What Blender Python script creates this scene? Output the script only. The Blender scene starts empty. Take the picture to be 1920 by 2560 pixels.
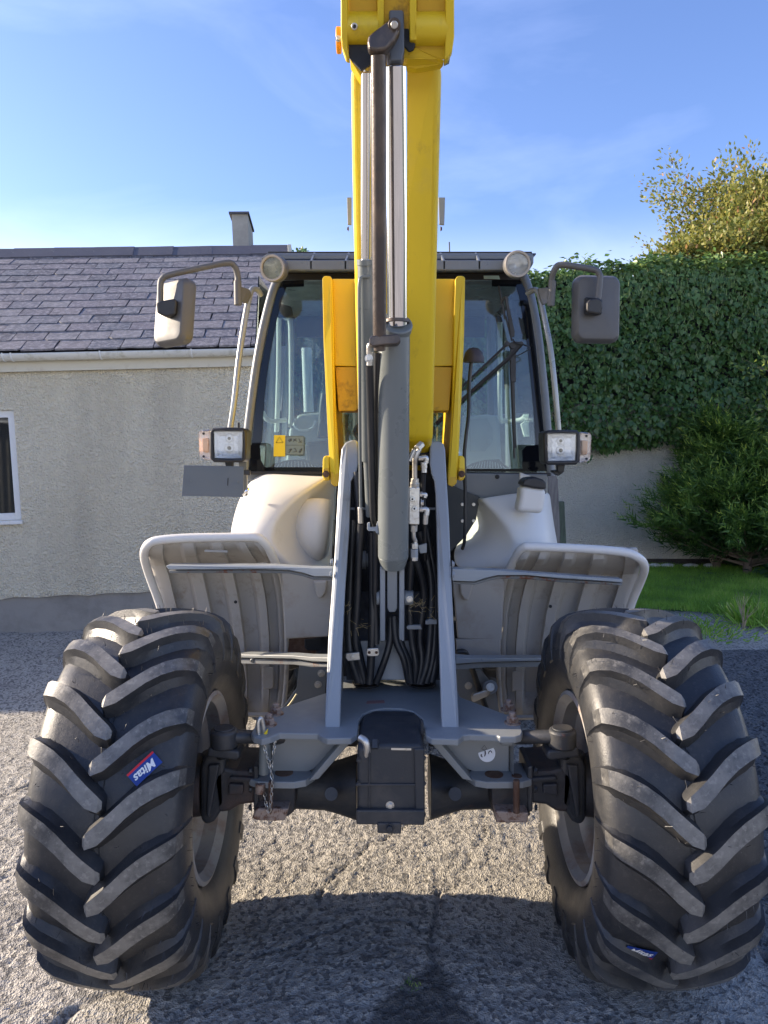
import bpy, bmesh, math, random
import numpy as np
from mathutils import Vector, Matrix, Euler

random.seed(7)
rng = np.random.default_rng(7)
R = math.radians
sc = bpy.context.scene
COL = sc.collection

# ------------------------------------------------------------------ camera
CAMH, PITCH, FPX = 1.635, R(4.7), 1923.0
cam = bpy.data.cameras.new('camera')
cam.sensor_fit = 'VERTICAL'; cam.sensor_height = 36.0; cam.sensor_width = 27.0
cam.lens = FPX / 2560 * 36.0
cam.clip_start = 0.05; cam.clip_end = 2000
camo = bpy.data.objects.new('camera', cam); COL.objects.link(camo)
camo.location = (0, 0, CAMH); camo.rotation_euler = (R(90) - PITCH, 0, 0)
sc.camera = camo

# ------------------------------------------------------------------ sky, sun, exposure
SUN = Vector((-2.65, 0.62, 0.98)).normalized()          # towards the sun
SUN_EL = math.asin(SUN.z); SUN_AZ = math.atan2(SUN.x, SUN.y)
world = bpy.data.worlds.new('World'); sc.world = world; world.use_nodes = True
wn = world.node_tree; wn.nodes.clear()
wo = wn.nodes.new('ShaderNodeOutputWorld'); wb = wn.nodes.new('ShaderNodeBackground')
sky = wn.nodes.new('ShaderNodeTexSky'); sky.sky_type = 'NISHITA'; sky.sun_disc = False
sky.sun_elevation = SUN_EL; sky.sun_rotation = SUN_AZ
sky.air_density = 1.0; sky.dust_density = 1.0; sky.ozone_density = 2.2; sky.altitude = 0
tcw = wn.nodes.new('ShaderNodeTexCoord'); mpw = wn.nodes.new('ShaderNodeMapping')
mpw.inputs['Scale'].default_value = (1.2, 1.2, 4.0); mpw.inputs['Rotation'].default_value = (0, 0.5, 0.3)
nzw = wn.nodes.new('ShaderNodeTexNoise'); nzw.inputs['Scale'].default_value = 1.6; nzw.inputs['Detail'].default_value = 7
nzw.inputs['Roughness'].default_value = 0.55; nzw.inputs['Distortion'].default_value = 0.6
mrw = wn.nodes.new('ShaderNodeMapRange'); mrw.inputs['From Min'].default_value = 0.5; mrw.inputs['From Max'].default_value = 0.8
mrw.inputs['To Max'].default_value = 0.13
mxw = wn.nodes.new('ShaderNodeMix'); mxw.data_type = 'RGBA'
wn.links.new(tcw.outputs['Generated'], mpw.inputs['Vector']); wn.links.new(mpw.outputs['Vector'], nzw.inputs['Vector'])
wn.links.new(nzw.outputs['Fac'], mrw.inputs['Value']); wn.links.new(mrw.outputs['Result'], mxw.inputs['Factor'])
wn.links.new(sky.outputs['Color'], mxw.inputs['A']); mxw.inputs['B'].default_value = (9.0, 9.3, 10.0, 1)
tnt = wn.nodes.new('ShaderNodeMix'); tnt.data_type = 'RGBA'; tnt.blend_type = 'MULTIPLY'; tnt.inputs['Factor'].default_value = 1
tnt.inputs['B'].default_value = (0.61, 0.645, 0.86, 1); wn.links.new(mxw.outputs['Result'], tnt.inputs['A'])
# pale haze low over the whole horizon
sxy = wn.nodes.new('ShaderNodeSeparateXYZ'); wn.links.new(tcw.outputs['Generated'], sxy.inputs[0])
hz = wn.nodes.new('ShaderNodeMapRange'); hz.interpolation_type = 'SMOOTHSTEP'; hz.inputs['From Min'].default_value = 0.29; hz.inputs['From Max'].default_value = 0.0
hz.inputs['To Min'].default_value = 0.0; hz.inputs['To Max'].default_value = 0.95; wn.links.new(sxy.outputs['Z'], hz.inputs['Value'])
hzm = wn.nodes.new('ShaderNodeMix'); hzm.data_type = 'RGBA'; hzm.inputs['B'].default_value = (7.4, 7.3, 7.1, 1)
wn.links.new(hz.outputs['Result'], hzm.inputs['Factor']); wn.links.new(tnt.outputs['Result'], hzm.inputs['A'])
wn.links.new(hzm.outputs['Result'], wb.inputs['Color']); wb.inputs['Strength'].default_value = 0.105
wn.links.new(wb.outputs['Background'], wo.inputs['Surface'])
sl = bpy.data.lights.new('sun', 'SUN'); sl.energy = 3.2; sl.angle = R(0.6); sl.color = (1.0, 0.84, 0.64)
so = bpy.data.objects.new('sun', sl); COL.objects.link(so)
so.rotation_euler = (-SUN).to_track_quat('-Z', 'Y').to_euler(); so.location = (-8, 2, 6)
sc.view_settings.view_transform = 'Standard'; sc.view_settings.look = 'None'
sc.view_settings.gamma = 1.0; sc.view_settings.exposure = 1.8
sc.view_settings.use_curve_mapping = False
sc.cycles.max_bounces = 8; sc.cycles.transparent_max_bounces = 12
sc.cycles.use_denoising = True

# ------------------------------------------------------------------ helpers
def P(px, py, Y):
    "point of the world plane y=Y that the photograph shows at this pixel (1920x2560)"
    a, b = (px - 960) / FPX, (1280 - py) / FPX
    d = Vector((a, math.cos(PITCH) + b * math.sin(PITCH), b * math.cos(PITCH) - math.sin(PITCH)))
    return Vector((0, 0, CAMH)) + d * (Y / d.y)
def PZ(px, py, z):
    a, b = (px - 960) / FPX, (1280 - py) / FPX
    d = Vector((a, math.cos(PITCH) + b * math.sin(PITCH), b * math.cos(PITCH) - math.sin(PITCH)))
    return Vector((0, 0, CAMH)) + d * ((z - CAMH) / d.z)

WM = {}
def link(name, me, m, parent=None, mw=None, smooth=None, bevel=0, seg=2):
    if isinstance(me, bpy.types.Mesh) and m is not None and not me.materials: me.materials.append(m)
    o = bpy.data.objects.new(name, me); COL.objects.link(o)
    mw = mw or Matrix.Identity(4)
    if parent is not None:
        o.parent = parent; o.matrix_local = WM[parent.name].inverted() @ mw
    else: o.matrix_world = mw
    WM[o.name] = mw.copy()
    if smooth is not None and len(me.polygons):
        me.polygons.foreach_set('use_smooth', [True] * len(me.polygons)); me.set_sharp_from_angle(angle=R(smooth))
    if bevel:
        b = o.modifiers.new('bevel', 'BEVEL'); b.width = bevel; b.segments = seg; b.limit_method = 'ANGLE'; b.angle_limit = R(35); b.harden_normals = False
    return o
def tag(o, label=None, cat=None, group=None, kind=None):
    for k, v in (('label', label), ('category', cat), ('group', group), ('kind', kind)):
        if v: o[k] = v
    return o
def empty(name, loc, label=None, cat=None, group=None, mw=None, parent=None):
    o = bpy.data.objects.new(name, None); COL.objects.link(o); o.empty_display_size = 0.1
    mw = mw or Matrix.Translation(loc)
    o.matrix_world = mw; WM[o.name] = mw.copy()
    return tag(o, label, cat, group)
def bm2me(bm, name):
    bmesh.ops.recalc_face_normals(bm, faces=bm.faces)
    me = bpy.data.meshes.new(name); bm.to_mesh(me); bm.free(); return me
def pyme(name, v, f):
    bm = bmesh.new(); vs = [bm.verts.new(p) for p in v]
    for q in f:
        try: bm.faces.new([vs[i] for i in q])
        except ValueError: pass
    return bm2me(bm, name)
def slab(name, pts, off, m, parent=None, bevel=0.002, smooth=None, mw=None, seg=2):
    pts = [Vector(p) for p in pts]; n = len(pts)
    if not isinstance(off, (Vector, tuple)): off = (0, off, 0)
    off = Vector(off); v = pts + [p + off for p in pts]
    f = [list(range(n)), list(range(2 * n - 1, n - 1, -1))] + [[i, (i + 1) % n, n + (i + 1) % n, n + i] for i in range(n)]
    return link(name, pyme(name, v, f), m, parent, mw, smooth, bevel, seg)
def slabp(name, pts, d, m, parent=None, Y=None, **k):
    return slab(name, [P(p[0], p[1], p[2] if len(p) > 2 else Y) for p in pts], d, m, parent, **k)
def box(name, c, s, m, parent=None, rot=None, bevel=0.002, mw=None, seg=2):
    M = (mw or Matrix.Identity(4)) @ Matrix.Translation(c) @ (rot or Matrix.Identity(4))
    v = [(x * s[0] / 2, y * s[1] / 2, z * s[2] / 2) for x in (-1, 1) for y in (-1, 1) for z in (-1, 1)]
    f = [(0, 1, 3, 2), (4, 6, 7, 5), (0, 4, 5, 1), (2, 3, 7, 6), (0, 2, 6, 4), (1, 5, 7, 3)]
    return link(name, pyme(name, v, f), m, parent, M, None, bevel, seg)
def smoothpath(p, n=4):
    p = [Vector(q) for q in p]
    if len(p) < 3 or n < 2: return p
    out = []
    for i in range(len(p) - 1):
        a, b, c, d = p[max(i - 1, 0)], p[i], p[i + 1], p[min(i + 2, len(p) - 1)]
        for k in range(n):
            t = k / n
            out.append(0.5 * ((2 * b) + (c - a) * t + (2 * a - 5 * b + 4 * c - d) * t * t + (3 * b - a - 3 * c + d) * t ** 3))
    return out + [p[-1]]
def tube_bm(bm, pts, r, seg=10):
    n = len(pts); up = None; rings = []
    for i, p in enumerate(pts):
        t = (pts[min(i + 1, n - 1)] - pts[max(i - 1, 0)]).normalized()
        if up is None: up = t.orthogonal().normalized()
        up = (up - t * up.dot(t))
        up = up.normalized() if up.length > 1e-6 else t.orthogonal().normalized()
        s = t.cross(up); rr = r[i] if isinstance(r, (list, tuple)) else r
        rings.append([bm.verts.new(p + (up * math.cos(2 * math.pi * k / seg) + s * math.sin(2 * math.pi * k / seg)) * rr) for k in range(seg)])
    for a, b in zip(rings, rings[1:]):
        for k in range(seg): bm.faces.new([a[k], a[(k + 1) % seg], b[(k + 1) % seg], b[k]])
    bm.faces.new(rings[0][::-1]); bm.faces.new(rings[-1])
def tube(name, pts, r, m, parent=None, n=4, seg=10, mw=None):
    bm = bmesh.new(); tube_bm(bm, smoothpath(pts, n), r, seg)
    return link(name, bm2me(bm, name), m, parent, mw, 50)
def tubep(name, pts, r, m, parent=None, Y=None, n=4, seg=10):
    return tube(name, [P(p[0], p[1], p[2] if len(p) > 2 else Y) for p in pts], r, m, parent, n, seg)
def cyl(name, a, b, r, m, parent=None, r2=None, seg=28, bevel=0.0015, mw=None):
    a, b = Vector(a), Vector(b); bm = bmesh.new()
    tube_bm(bm, [a, b], [r, r2 if r2 else r], seg)
    return link(name, bm2me(bm, name), m, parent, mw, 40, bevel)
def cylp(name, a, b, rpx, m, parent=None, **k):
    "cylinder between two pixel points (px, py, Y), radius in pixels at the first one"
    A, B = P(*a), P(*b)
    return cyl(name, A, B, rpx / FPX * (A.y * math.cos(PITCH) - (A.z - CAMH) * math.sin(PITCH)), m, parent, **k)
def lathe_me(name, prof, seg=48, axis='X', closed=False):
    "prof: list of (a, r): a along the axis, r radius"
    n = len(prof); v = []
    for k in range(seg):
        c, s = math.cos(2 * math.pi * k / seg), math.sin(2 * math.pi * k / seg)
        for a, r in prof: v.append((a, r * c, r * s) if axis == 'X' else ((r * c, a, r * s) if axis == 'Y' else (r * c, r * s, a)))
    f = []
    for k in range(seg):
        for i in range(n - 1 + (1 if closed else 0)):
            j = (i + 1) % n; f.append([k * n + i, k * n + j, ((k + 1) % seg) * n + j, ((k + 1) % seg) * n + i])
    return pyme(name, v, f)
def frame(o, y, z=None):
    "matrix with origin o whose local z axis looks along y (direction vector)"
    q = Vector(y).to_track_quat('Z', 'Y'); return Matrix.Translation(o) @ q.to_matrix().to_4x4()
_bolt = {}
def bolt(p, d, r, m, parent, name='bolt', washer=True, h=0.7, shank=0):
    k = (round(r, 4), m.name, washer, round(h, 2), shank)
    if k not in _bolt:
        bm = bmesh.new(); z = 0.0
        if washer:
            tube_bm(bm, [Vector((0, 0, 0)), Vector((0, 0, r * 0.22))], r * 1.4, 16); z = r * 0.22
        tube_bm(bm, [Vector((0, 0, z)), Vector((0, 0, z + r * h * 0.85)), Vector((0, 0, z + r * h))], [r, r, r * 0.86], 6)
        if shank: tube_bm(bm, [Vector((0, 0, z)), Vector((0, 0, z + r * h + shank - .002)), Vector((0, 0, z + r * h + shank))], [r * 0.58, r * .58, r * .5], 12)
        _bolt[k] = bm2me(bm, name)
    return link(name, _bolt[k], m, parent, frame(p, d), 30)

def vnoise(x, y, seed=0):
    xi, yi = np.floor(x).astype(np.int64), np.floor(y).astype(np.int64); fx, fy = x - xi, y - yi
    fx = fx * fx * (3 - 2 * fx); fy = fy * fy * (3 - 2 * fy)
    def h(a, b):
        n = (a * 374761393 + b * 668265263 + seed * 974634777) & 0x7fffffff
        n = ((n ^ (n >> 13)) * 1274126177) & 0x7fffffff
        return ((n ^ (n >> 16)) & 0xffff) / 65535.0
    return (h(xi, yi) * (1 - fx) + h(xi + 1, yi) * fx) * (1 - fy) + (h(xi, yi + 1) * (1 - fx) + h(xi + 1, yi + 1) * fx) * fy
def fbm(x, y, o=4, seed=0):
    s = 0; a = 0.5; t = 0
    for i in range(o): s = s + a * vnoise(x * 2 ** i, y * 2 ** i, seed + i); t += a; a *= 0.5
    return s / t

# ------------------------------------------------------------------ materials
class NT:
    def __init__(s, name):
        s.m = bpy.data.materials.new(name); s.m.use_nodes = True; s.t = s.m.node_tree
        s.b = s.t.nodes['Principled BSDF']; s.tc = s.n('TexCoord'); s.co = s.tc.outputs['Object']
    def n(s, k, **p):
        o = s.t.nodes.new('ShaderNode' + k)
        for a, v in p.items(): setattr(o, a, v)
        return o
    def l(s, a, b): s.t.links.new(a, b)
    def noise(s, scale, detail=5, rough=0.6, vec=None, dist=0, stretch=None):
        o = s.n('TexNoise'); o.inputs['Scale'].default_value = scale; o.inputs['Detail'].default_value = detail
        o.inputs['Roughness'].default_value = rough; o.inputs['Distortion'].default_value = dist
        v = vec or s.co
        if stretch:
            mp = s.n('Mapping'); mp.inputs['Scale'].default_value = stretch; s.l(v, mp.inputs['Vector']); v = mp.outputs['Vector']
        s.l(v, o.inputs['Vector']); return o.outputs['Fac']
    def rng(s, v, a, b, c=0.0, d=1.0):
        o = s.n('MapRange'); s.l(v, o.inputs['Value'])
        for k, x in zip(('From Min', 'From Max', 'To Min', 'To Max'), (a, b, c, d)): o.inputs[k].default_value = x
        return o.outputs['Result']
    def mix(s, f, a, b):
        o = s.n('Mix', data_type='RGBA')
        for k, x in (('Factor', f), ('A', a), ('B', b)):
            if isinstance(x, (int, float)): o.inputs[k].default_value = x
            elif isinstance(x, tuple): o.inputs[k].default_value = x + (1,)
            else: s.l(x, o.inputs[k])
        return o.outputs['Result']
    def mul(s, a, b, op='MULTIPLY'):
        o = s.n('Math', operation=op)
        for i, x in enumerate((a, b)):
            if isinstance(x, (int, float)): o.inputs[i].default_value = x
            else: s.l(x, o.inputs[i])
        return o.outputs[0]
    def bump(s, h, st, dist=0.01):
        o = s.n('Bump'); o.inputs['Strength'].default_value = st; o.inputs['Distance'].default_value = dist
        s.l(h, o.inputs['Height']); s.l(o.outputs['Normal'], s.b.inputs['Normal'])
    def set(s, **k):
        for a, v in k.items():
            i = s.b.inputs[a.replace('_', ' ')]
            if isinstance(v, tuple): i.default_value = v + (1,)
            elif isinstance(v, (int, float)): i.default_value = v
            else: s.l(v, i)
        return s

def mat(name, c, rough=0.5, metal=0.0, c2=None, sc2=6, thr=(0.5, 0.7), var=0.12, bump=0.0, bsc=60, rvar=0.12, dust=None, dth=(0.45, 0.8), dsc=3.0, coat=0, bd=0.004, stretch=None):
    n = NT(name)
    dark = tuple(x * (1 - var) for x in c); light = tuple(min(1, x * (1 + var)) for x in c)
    col = n.mix(n.noise(4, 6), dark, light)
    if c2: col = n.mix(n.rng(n.noise(sc2, 8, 0.7, stretch=stretch), *thr), col, c2)
    if dust: col = n.mix(n.rng(n.noise(dsc, 7, 0.65), dth[0], dth[1], 0, 0.8), col, dust)
    n.set(Base_Color=col, Metallic=metal, Roughness=n.rng(n.noise(9, 6), 0.3, 0.7, max(rough - rvar, 0.02), min(rough + rvar, 1)))
    if coat: n.set(Coat_Weight=coat, Coat_Roughness=0.15)
    if bump: n.bump(n.noise(bsc, 6, 0.7), bump, bd)
    return n.m

YEL = mat('yellow_paint', (0.72, 0.50, 0.014), 0.42, c2=(0.36, 0.21, 0.025), sc2=9, thr=(0.56, 0.86), var=0.09, bump=0.08, bsc=90, bd=0.002, stretch=(2.2, 2.2, .45), dust=(0.45, 0.33, 0.12), dth=(0.6, 1.0))
YELD = mat('worn_yellow_paint', (0.62, 0.37, 0.015), 0.5, c2=(0.10, 0.05, 0.02), sc2=9, thr=(0.55, 0.72), var=0.1, bump=0.15, bsc=60)
ORA = mat('orange_paint', (0.85, 0.33, 0.01), 0.45)
GREY = mat('grey_blue_paint', (0.28, 0.305, 0.325), 0.38, c2=(0.13, 0.135, 0.13), sc2=8, thr=(0.6, 0.8), var=0.06, dust=(0.30, 0.27, 0.23), dth=(0.58, 0.9), bump=0.05, bsc=80)
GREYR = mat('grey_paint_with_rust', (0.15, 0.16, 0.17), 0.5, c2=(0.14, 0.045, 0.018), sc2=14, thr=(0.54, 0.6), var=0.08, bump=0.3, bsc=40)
FRAMEG = mat('frame_grey_paint', (0.22, 0.235, 0.24), 0.42, c2=(0.24, 0.225, 0.2), sc2=22, thr=(0.66, 0.74), var=0.1, dust=(0.2, 0.19, 0.17), dth=(0.5, 0.9), bump=0.08, bsc=90)
CYLG = mat('cylinder_grey_paint', (0.155, 0.17, 0.165), 0.33, c2=(0.13, 0.055, 0.03), sc2=20, thr=(0.7, 0.76), var=0.08, bump=0.05, bsc=60, dust=(0.22, 0.21, 0.19), dth=(0.55, 0.95))
RUST = mat('rusty_steel', (0.10, 0.05, 0.03), 0.75, 0.2, c2=(0.17, 0.11, 0.075), sc2=14, thr=(0.45, 0.65), var=0.25, bump=0.5, bsc=50)
RUSTB = mat('rust_dusted_bolt', (0.34, 0.26, 0.21), 0.7, 0.3, c2=(0.15, 0.07, 0.04), sc2=40, thr=(0.5, 0.6), var=0.2, bump=0.4, bsc=80)
OLDS = mat('dark_oily_steel', (0.085, 0.072, 0.066), 0.38, 0.55, c2=(0.16, 0.12, 0.09), sc2=9, thr=(0.5, 0.72), var=0.25, bump=0.35, bsc=40, stretch=(1, 1, 0.3))
CAST = mat('black_painted_casting', (0.028, 0.031, 0.036), 0.5, c2=(0.11, 0.05, 0.03), sc2=16, thr=(0.64, 0.72), var=0.2, bump=0.35, bsc=55, dust=(0.115, 0.10, 0.085), dth=(0.48, 0.85), dsc=6)
CASTR = mat('black_casting_rusted', (0.03, 0.03, 0.033), 0.6, c2=(0.075, 0.045, 0.034), sc2=5, thr=(0.5, 0.68), var=0.2, bump=0.5, bsc=40)
CHROME = mat('chromed_steel', (0.86, 0.86, 0.87), 0.09, 1.0, var=0.03, rvar=0.04)
ZINC = mat('zinc_plated_steel', (0.62, 0.6, 0.55), 0.42, 0.85, c2=(0.33, 0.29, 0.23), sc2=30, thr=(0.52, 0.7), var=0.1, bump=0.2, bsc=80)
WHITE = mat('white_moulded_plastic', (0.70, 0.685, 0.65), 0.42, c2=(0.5, 0.46, 0.4), sc2=4, thr=(0.6, 0.9), var=0.03, bump=0.05, bsc=120)
FENDI = mat('grey_moulded_plastic', (0.43, 0.405, 0.365), 0.6, c2=(0.24, 0.19, 0.14), sc2=11, thr=(0.54, 0.78), var=0.05, bump=0.12, bsc=110)
PANG = mat('grey_splash_panel', (0.38, 0.36, 0.33), 0.6, c2=(0.28, 0.23, 0.18), sc2=8, thr=(0.5, 0.8), var=0.05, bump=0.1, bsc=90)
BLACKP = mat('black_plastic', (0.022, 0.022, 0.024), 0.45, var=0.1, bump=0.1, bsc=200, dust=(0.08, 0.075, 0.065), dth=(0.5, 0.95))
GREYP = mat('grey_plastic', (0.115, 0.113, 0.112), 0.5, c2=(0.135, 0.128, 0.118), sc2=6, thr=(0.5, 0.8), var=0.05, bump=0.12, bsc=260, bd=0.001)
HOSE = mat('black_hose_rubber', (0.016, 0.017, 0.019), 0.42, var=0.2, dust=(0.06, 0.055, 0.05), dth=(0.5, 0.9), dsc=10)
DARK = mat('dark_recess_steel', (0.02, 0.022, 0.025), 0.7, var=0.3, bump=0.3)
CABG = mat('cab_grey_paint', (0.17, 0.185, 0.20), 0.35, c2=(0.10, 0.1, 0.1), sc2=8, thr=(0.62, 0.8), var=0.05, bump=0.04)
TUBEG = mat('tube_grey_paint', (0.36, 0.37, 0.36), 0.32, 0.35, var=0.06)
RIMM = mat('silver_grey_rim_paint', (0.38, 0.365, 0.34), 0.42, 0.15, c2=(0.22, 0.12, 0.08), sc2=5, thr=(0.5, 0.7), var=0.08, dust=(0.3, 0.25, 0.2), dth=(0.5, 0.85))
PLATE = mat('slate_grey_plate', (0.115, 0.135, 0.155), 0.4, var=0.03)
STY = mat('yellow_sticker', (0.85, 0.62, 0.02), 0.5)
BLUE = mat('sticker_blue', (0.012, 0.045, 0.26), 0.35, var=0.03)
REDM = mat('sticker_red', (0.6, 0.02, 0.03), 0.35, var=0.03)
STW = mat('sticker_white', (0.8, 0.8, 0.8), 0.4, var=0.02)
STB = mat('sticker_black', (0.02, 0.009, 0.012), 0.5)
REDF = mat('faded_red_sticker', (0.24, 0.13, 0.12), 0.6, var=0.2)
INTG = mat('cab_interior_grey_plastic', (0.45, 0.46, 0.45), 0.6)
CREAM = mat('cab_interior_pale_trim', (0.6, 0.6, 0.57), 0.6)
PVC = mat('white_upvc', (0.74, 0.75, 0.74), 0.35, c2=(0.5, 0.48, 0.4), sc2=6, thr=(0.6, 0.85), var=0.03)
GUT = mat('weathered_white_gutter', (0.66, 0.65, 0.6), 0.4, c2=(0.38, 0.36, 0.27), sc2=7, thr=(0.5, 0.72), var=0.04)
FASC = mat('cream_fascia', (0.6, 0.57, 0.47), 0.55, c2=(0.36, 0.29, 0.2), sc2=6, thr=(0.56, 0.85), var=0.05)
CEM = mat('cement_render', (0.30, 0.285, 0.26), 0.9, c2=(0.16, 0.155, 0.145), sc2=3, thr=(0.45, 0.8), var=0.1, bump=0.5, bsc=30)
WOOD = mat('weathered_grey_wood', (0.22, 0.2, 0.18), 0.85, c2=(0.1, 0.09, 0.08), sc2=8, thr=(0.45, 0.7), var=0.15, bump=0.5, bsc=30, stretch=(6, 6, 0.6))
WOODG = mat('green_stained_wood', (0.085, 0.11, 0.075), 0.85, c2=(0.05, 0.05, 0.04), sc2=8, thr=(0.45, 0.7), var=0.15, bump=0.5, bsc=30, stretch=(6, 6, 0.6))
STONEW = mat('whitewashed_stone', (0.65, 0.64, 0.6), 0.8, c2=(0.3, 0.28, 0.24), sc2=9, thr=(0.5, 0.7), bump=0.5)
BARK = mat('bark', (0.16, 0.12, 0.09), 0.9, var=0.3, bump=0.6, bsc=30)
TWIG = mat('dry_twig', (0.36, 0.29, 0.2), 0.85, var=0.25)
SOIL = mat('soil_with_leaf_litter', (0.075, 0.055, 0.038), 0.95, c2=(0.16, 0.12, 0.08), sc2=30, thr=(0.5, 0.6), var=0.3, bump=0.9, bsc=40, bd=0.02)

def rubber(name, c, dust, st):
    n = NT(name)
    f1 = n.rng(n.noise(6, 9, 0.72), 0.42, 0.62); f2 = n.rng(n.noise(70, 5, 0.6), 0.56, 0.66)
    col = n.mix(n.mul(f1, st), c, dust)
    col = n.mix(n.mul(f2, st * 0.5), col, tuple(x * 1.5 for x in dust))
    n.set(Base_Color=col, Roughness=n.rng(n.noise(12, 6), 0.3, 0.7, 0.34, 0.52))
    n.bump(n.noise(90, 8, 0.75), 0.35, 0.003); return n.m
TYRE = rubber('black_tyre_rubber', (0.022, 0.0235, 0.027), (0.085, 0.078, 0.068), 0.32)
LUG = rubber('worn_lug_rubber', (0.046, 0.046, 0.046), (0.20, 0.19, 0.17), 0.9)

def glassm(name, tint, rough=0.0, ior=1.5, dirt=0.04):
    n = NT(name); t = n.t
    out = [x for x in t.nodes if x.type == 'OUTPUT_MATERIAL'][0]
    tr = n.n('BsdfTransparent'); tr.inputs['Color'].default_value = tint + (1,)
    gl = n.n('BsdfGlossy'); gl.inputs['Roughness'].default_value = rough + 0.01; gl.inputs['Color'].default_value = (1, 1, 1, 1)
    df = n.n('BsdfDiffuse'); df.inputs['Color'].default_value = (0.5, 0.5, 0.48, 1)
    fr = n.n('Fresnel'); fr.inputs['IOR'].default_value = ior
    m1 = n.n('MixShader'); m2 = n.n('MixShader')
    n.l(n.rng(n.noise(3, 8, 0.7), 0.35, 0.75, 0, dirt * 2), m1.inputs['Fac'])
    n.l(tr.outputs[0], m1.inputs[1]); n.l(df.outputs[0], m1.inputs[2])
    n.l(fr.outputs[0], m2.inputs['Fac']); n.l(m1.outputs[0], m2.inputs[1]); n.l(gl.outputs[0], m2.inputs[2])
    n.l(m2.outputs[0], out.inputs['Surface']); return n.m
GLASS = glassm('cab_glass', (0.72, 0.82, 0.83), 0.0, 1.75, 0.05)
SIDEG = glassm('side_glass', (0.84, 0.91, 0.90), 0.0, 1.45, 0.02)
LENS = glassm('clear_lens', (0.93, 0.94, 0.95), 0.02, 1.5, 0.03)
LENSA = glassm('clear_indicator_lens', (0.93, 0.88, 0.84), 0.02, 1.5, 0.12)
AMB = mat('amber_bulb_cover', (0.72, 0.45, 0.28), 0.3)
REFL = mat('reflector_mirror', (0.95, 0.95, 0.95), 0.2, 0.6, bump=0.5, bsc=18, bd=0.02, var=0.02)
REFY = mat('reflector_warm', (0.95, 0.86, 0.62), 0.3, 0.25, bump=0.6, bsc=22, bd=0.02)

def leafm(name, c, c2, c3=None, trans=0.35, rough=0.5):
    n = NT(name); a = n.n('Attribute'); a.attribute_name = 'rnd'
    r = n.n('ValToRGB'); e = r.color_ramp.elements
    e[0].color = c + (1,); e[1].color = c2 + (1,); e[0].position = 0.1; e[1].position = 0.8
    if c3: x = e.new(1.0); x.color = c3 + (1,)
    n.l(a.outputs['Fac'], r.inputs['Fac'])
    n.set(Base_Color=r.outputs['Color'], Roughness=rough)
    out = [x for x in n.t.nodes if x.type == 'OUTPUT_MATERIAL'][0]
    tl = n.n('BsdfTranslucent'); n.l(r.outputs['Color'], tl.inputs['Color']); ms = n.n('MixShader'); ms.inputs['Fac'].default_value = trans
    n.l(n.b.outputs[0], ms.inputs[1]); n.l(tl.outputs[0], ms.inputs[2]); n.l(ms.outputs[0], out.inputs['Surface'])
    return n.m

def scatter(name, tv, tf, pos, nrm, tip, size, m, parent=None, rnd=None, mw=None):
    """one mesh of many leaves. tv: template verts (x across, y along, z out), tf: faces (all the same length),
    pos/nrm/tip: arrays N x 3, size: N"""
    tv = np.array(tv, float); tf = np.array(tf, int); N = len(pos); k = len(tv)
    nrm = nrm / np.linalg.norm(nrm, axis=1)[:, None]
    tip = tip - nrm * np.sum(tip * nrm, axis=1)[:, None]; tip = tip / (np.linalg.norm(tip, axis=1)[:, None] + 1e-9)
    side = np.cross(tip, nrm)
    V = pos[:, None, :] + size[:, None, None] * (tv[None, :, 0:1] * side[:, None, :] + tv[None, :, 1:2] * tip[:, None, :] + tv[None, :, 2:3] * nrm[:, None, :])
    F = (tf[None] + (np.arange(N) * k)[:, None, None]).reshape(-1, tf.shape[1])
    me = bpy.data.meshes.new(name); me.vertices.add(N * k); me.vertices.foreach_set('co', V.reshape(-1).astype(np.float32))
    nf, c = F.shape; me.loops.add(nf * c); me.loops.foreach_set('vertex_index', F.reshape(-1).astype(np.int32))
    me.polygons.add(nf); me.polygons.foreach_set('loop_start', (np.arange(nf) * c).astype(np.int32))
    me.update(calc_edges=True); me.validate()
    if rnd is None: rnd = rng.random(N)
    a = me.attributes.new('rnd', 'FLOAT', 'POINT'); a.data.foreach_set('value', np.repeat(rnd, k).astype(np.float32))
    return link(name, me, m, parent, mw)
def unit(n):
    v = rng.normal(size=(n, 3)); return v / np.linalg.norm(v, axis=1)[:, None]

# ================================================================== GROUND
def ground_material(name, base, light, dark, joint, grain=1.0):
    n = NT(name)
    a = n.n('Attribute'); a.attribute_name = 'dirt'
    vo = n.n('TexVoronoi'); vo.inputs['Scale'].default_value = 75; n.l(n.co, vo.inputs['Vector'])
    vo2 = n.n('TexVoronoi'); vo2.inputs['Scale'].default_value = 170; n.l(n.co, vo2.inputs['Vector'])
    sepc = n.n('SeparateColor'); n.l(vo.outputs['Color'], sepc.inputs[0])
    col = n.mix(n.rng(n.noise(1.1, 8, 0.7), 0.3, 0.7), base, light)
    col = n.mix(n.mul(n.rng(sepc.outputs[0], 0.55, 0.9), 0.75 * grain), col, light)
    col = n.mix(n.mul(n.rng(sepc.outputs[1], 0.55, 0.85), 0.8 * grain), col, dark)
    col = n.mix(n.rng(n.noise(3.3, 9, 0.75), 0.56, 0.74, 0, 0.7), col, dark)
    col = n.mix(n.rng(n.noise(160, 3, 0.6), 0.62, 0.72, 0, 0.6), col, (0.5, 0.48, 0.44))
    col = n.mix(a.outputs['Fac'], col, joint)
    n.set(Base_Color=col, Roughness=0.85)
    n.bump(n.mul(n.mul(vo.outputs['Distance'], vo2.outputs['Distance'], 'ADD'), n.noise(60, 6, 0.7), 'ADD'), 0.9, 0.0045)
    return n.m
CONC = ground_material('weathered_exposed_aggregate_concrete', (0.30, 0.28, 0.245), (0.46, 0.43, 0.375), (0.11, 0.105, 0.098), (0.06, 0.055, 0.05))
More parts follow.
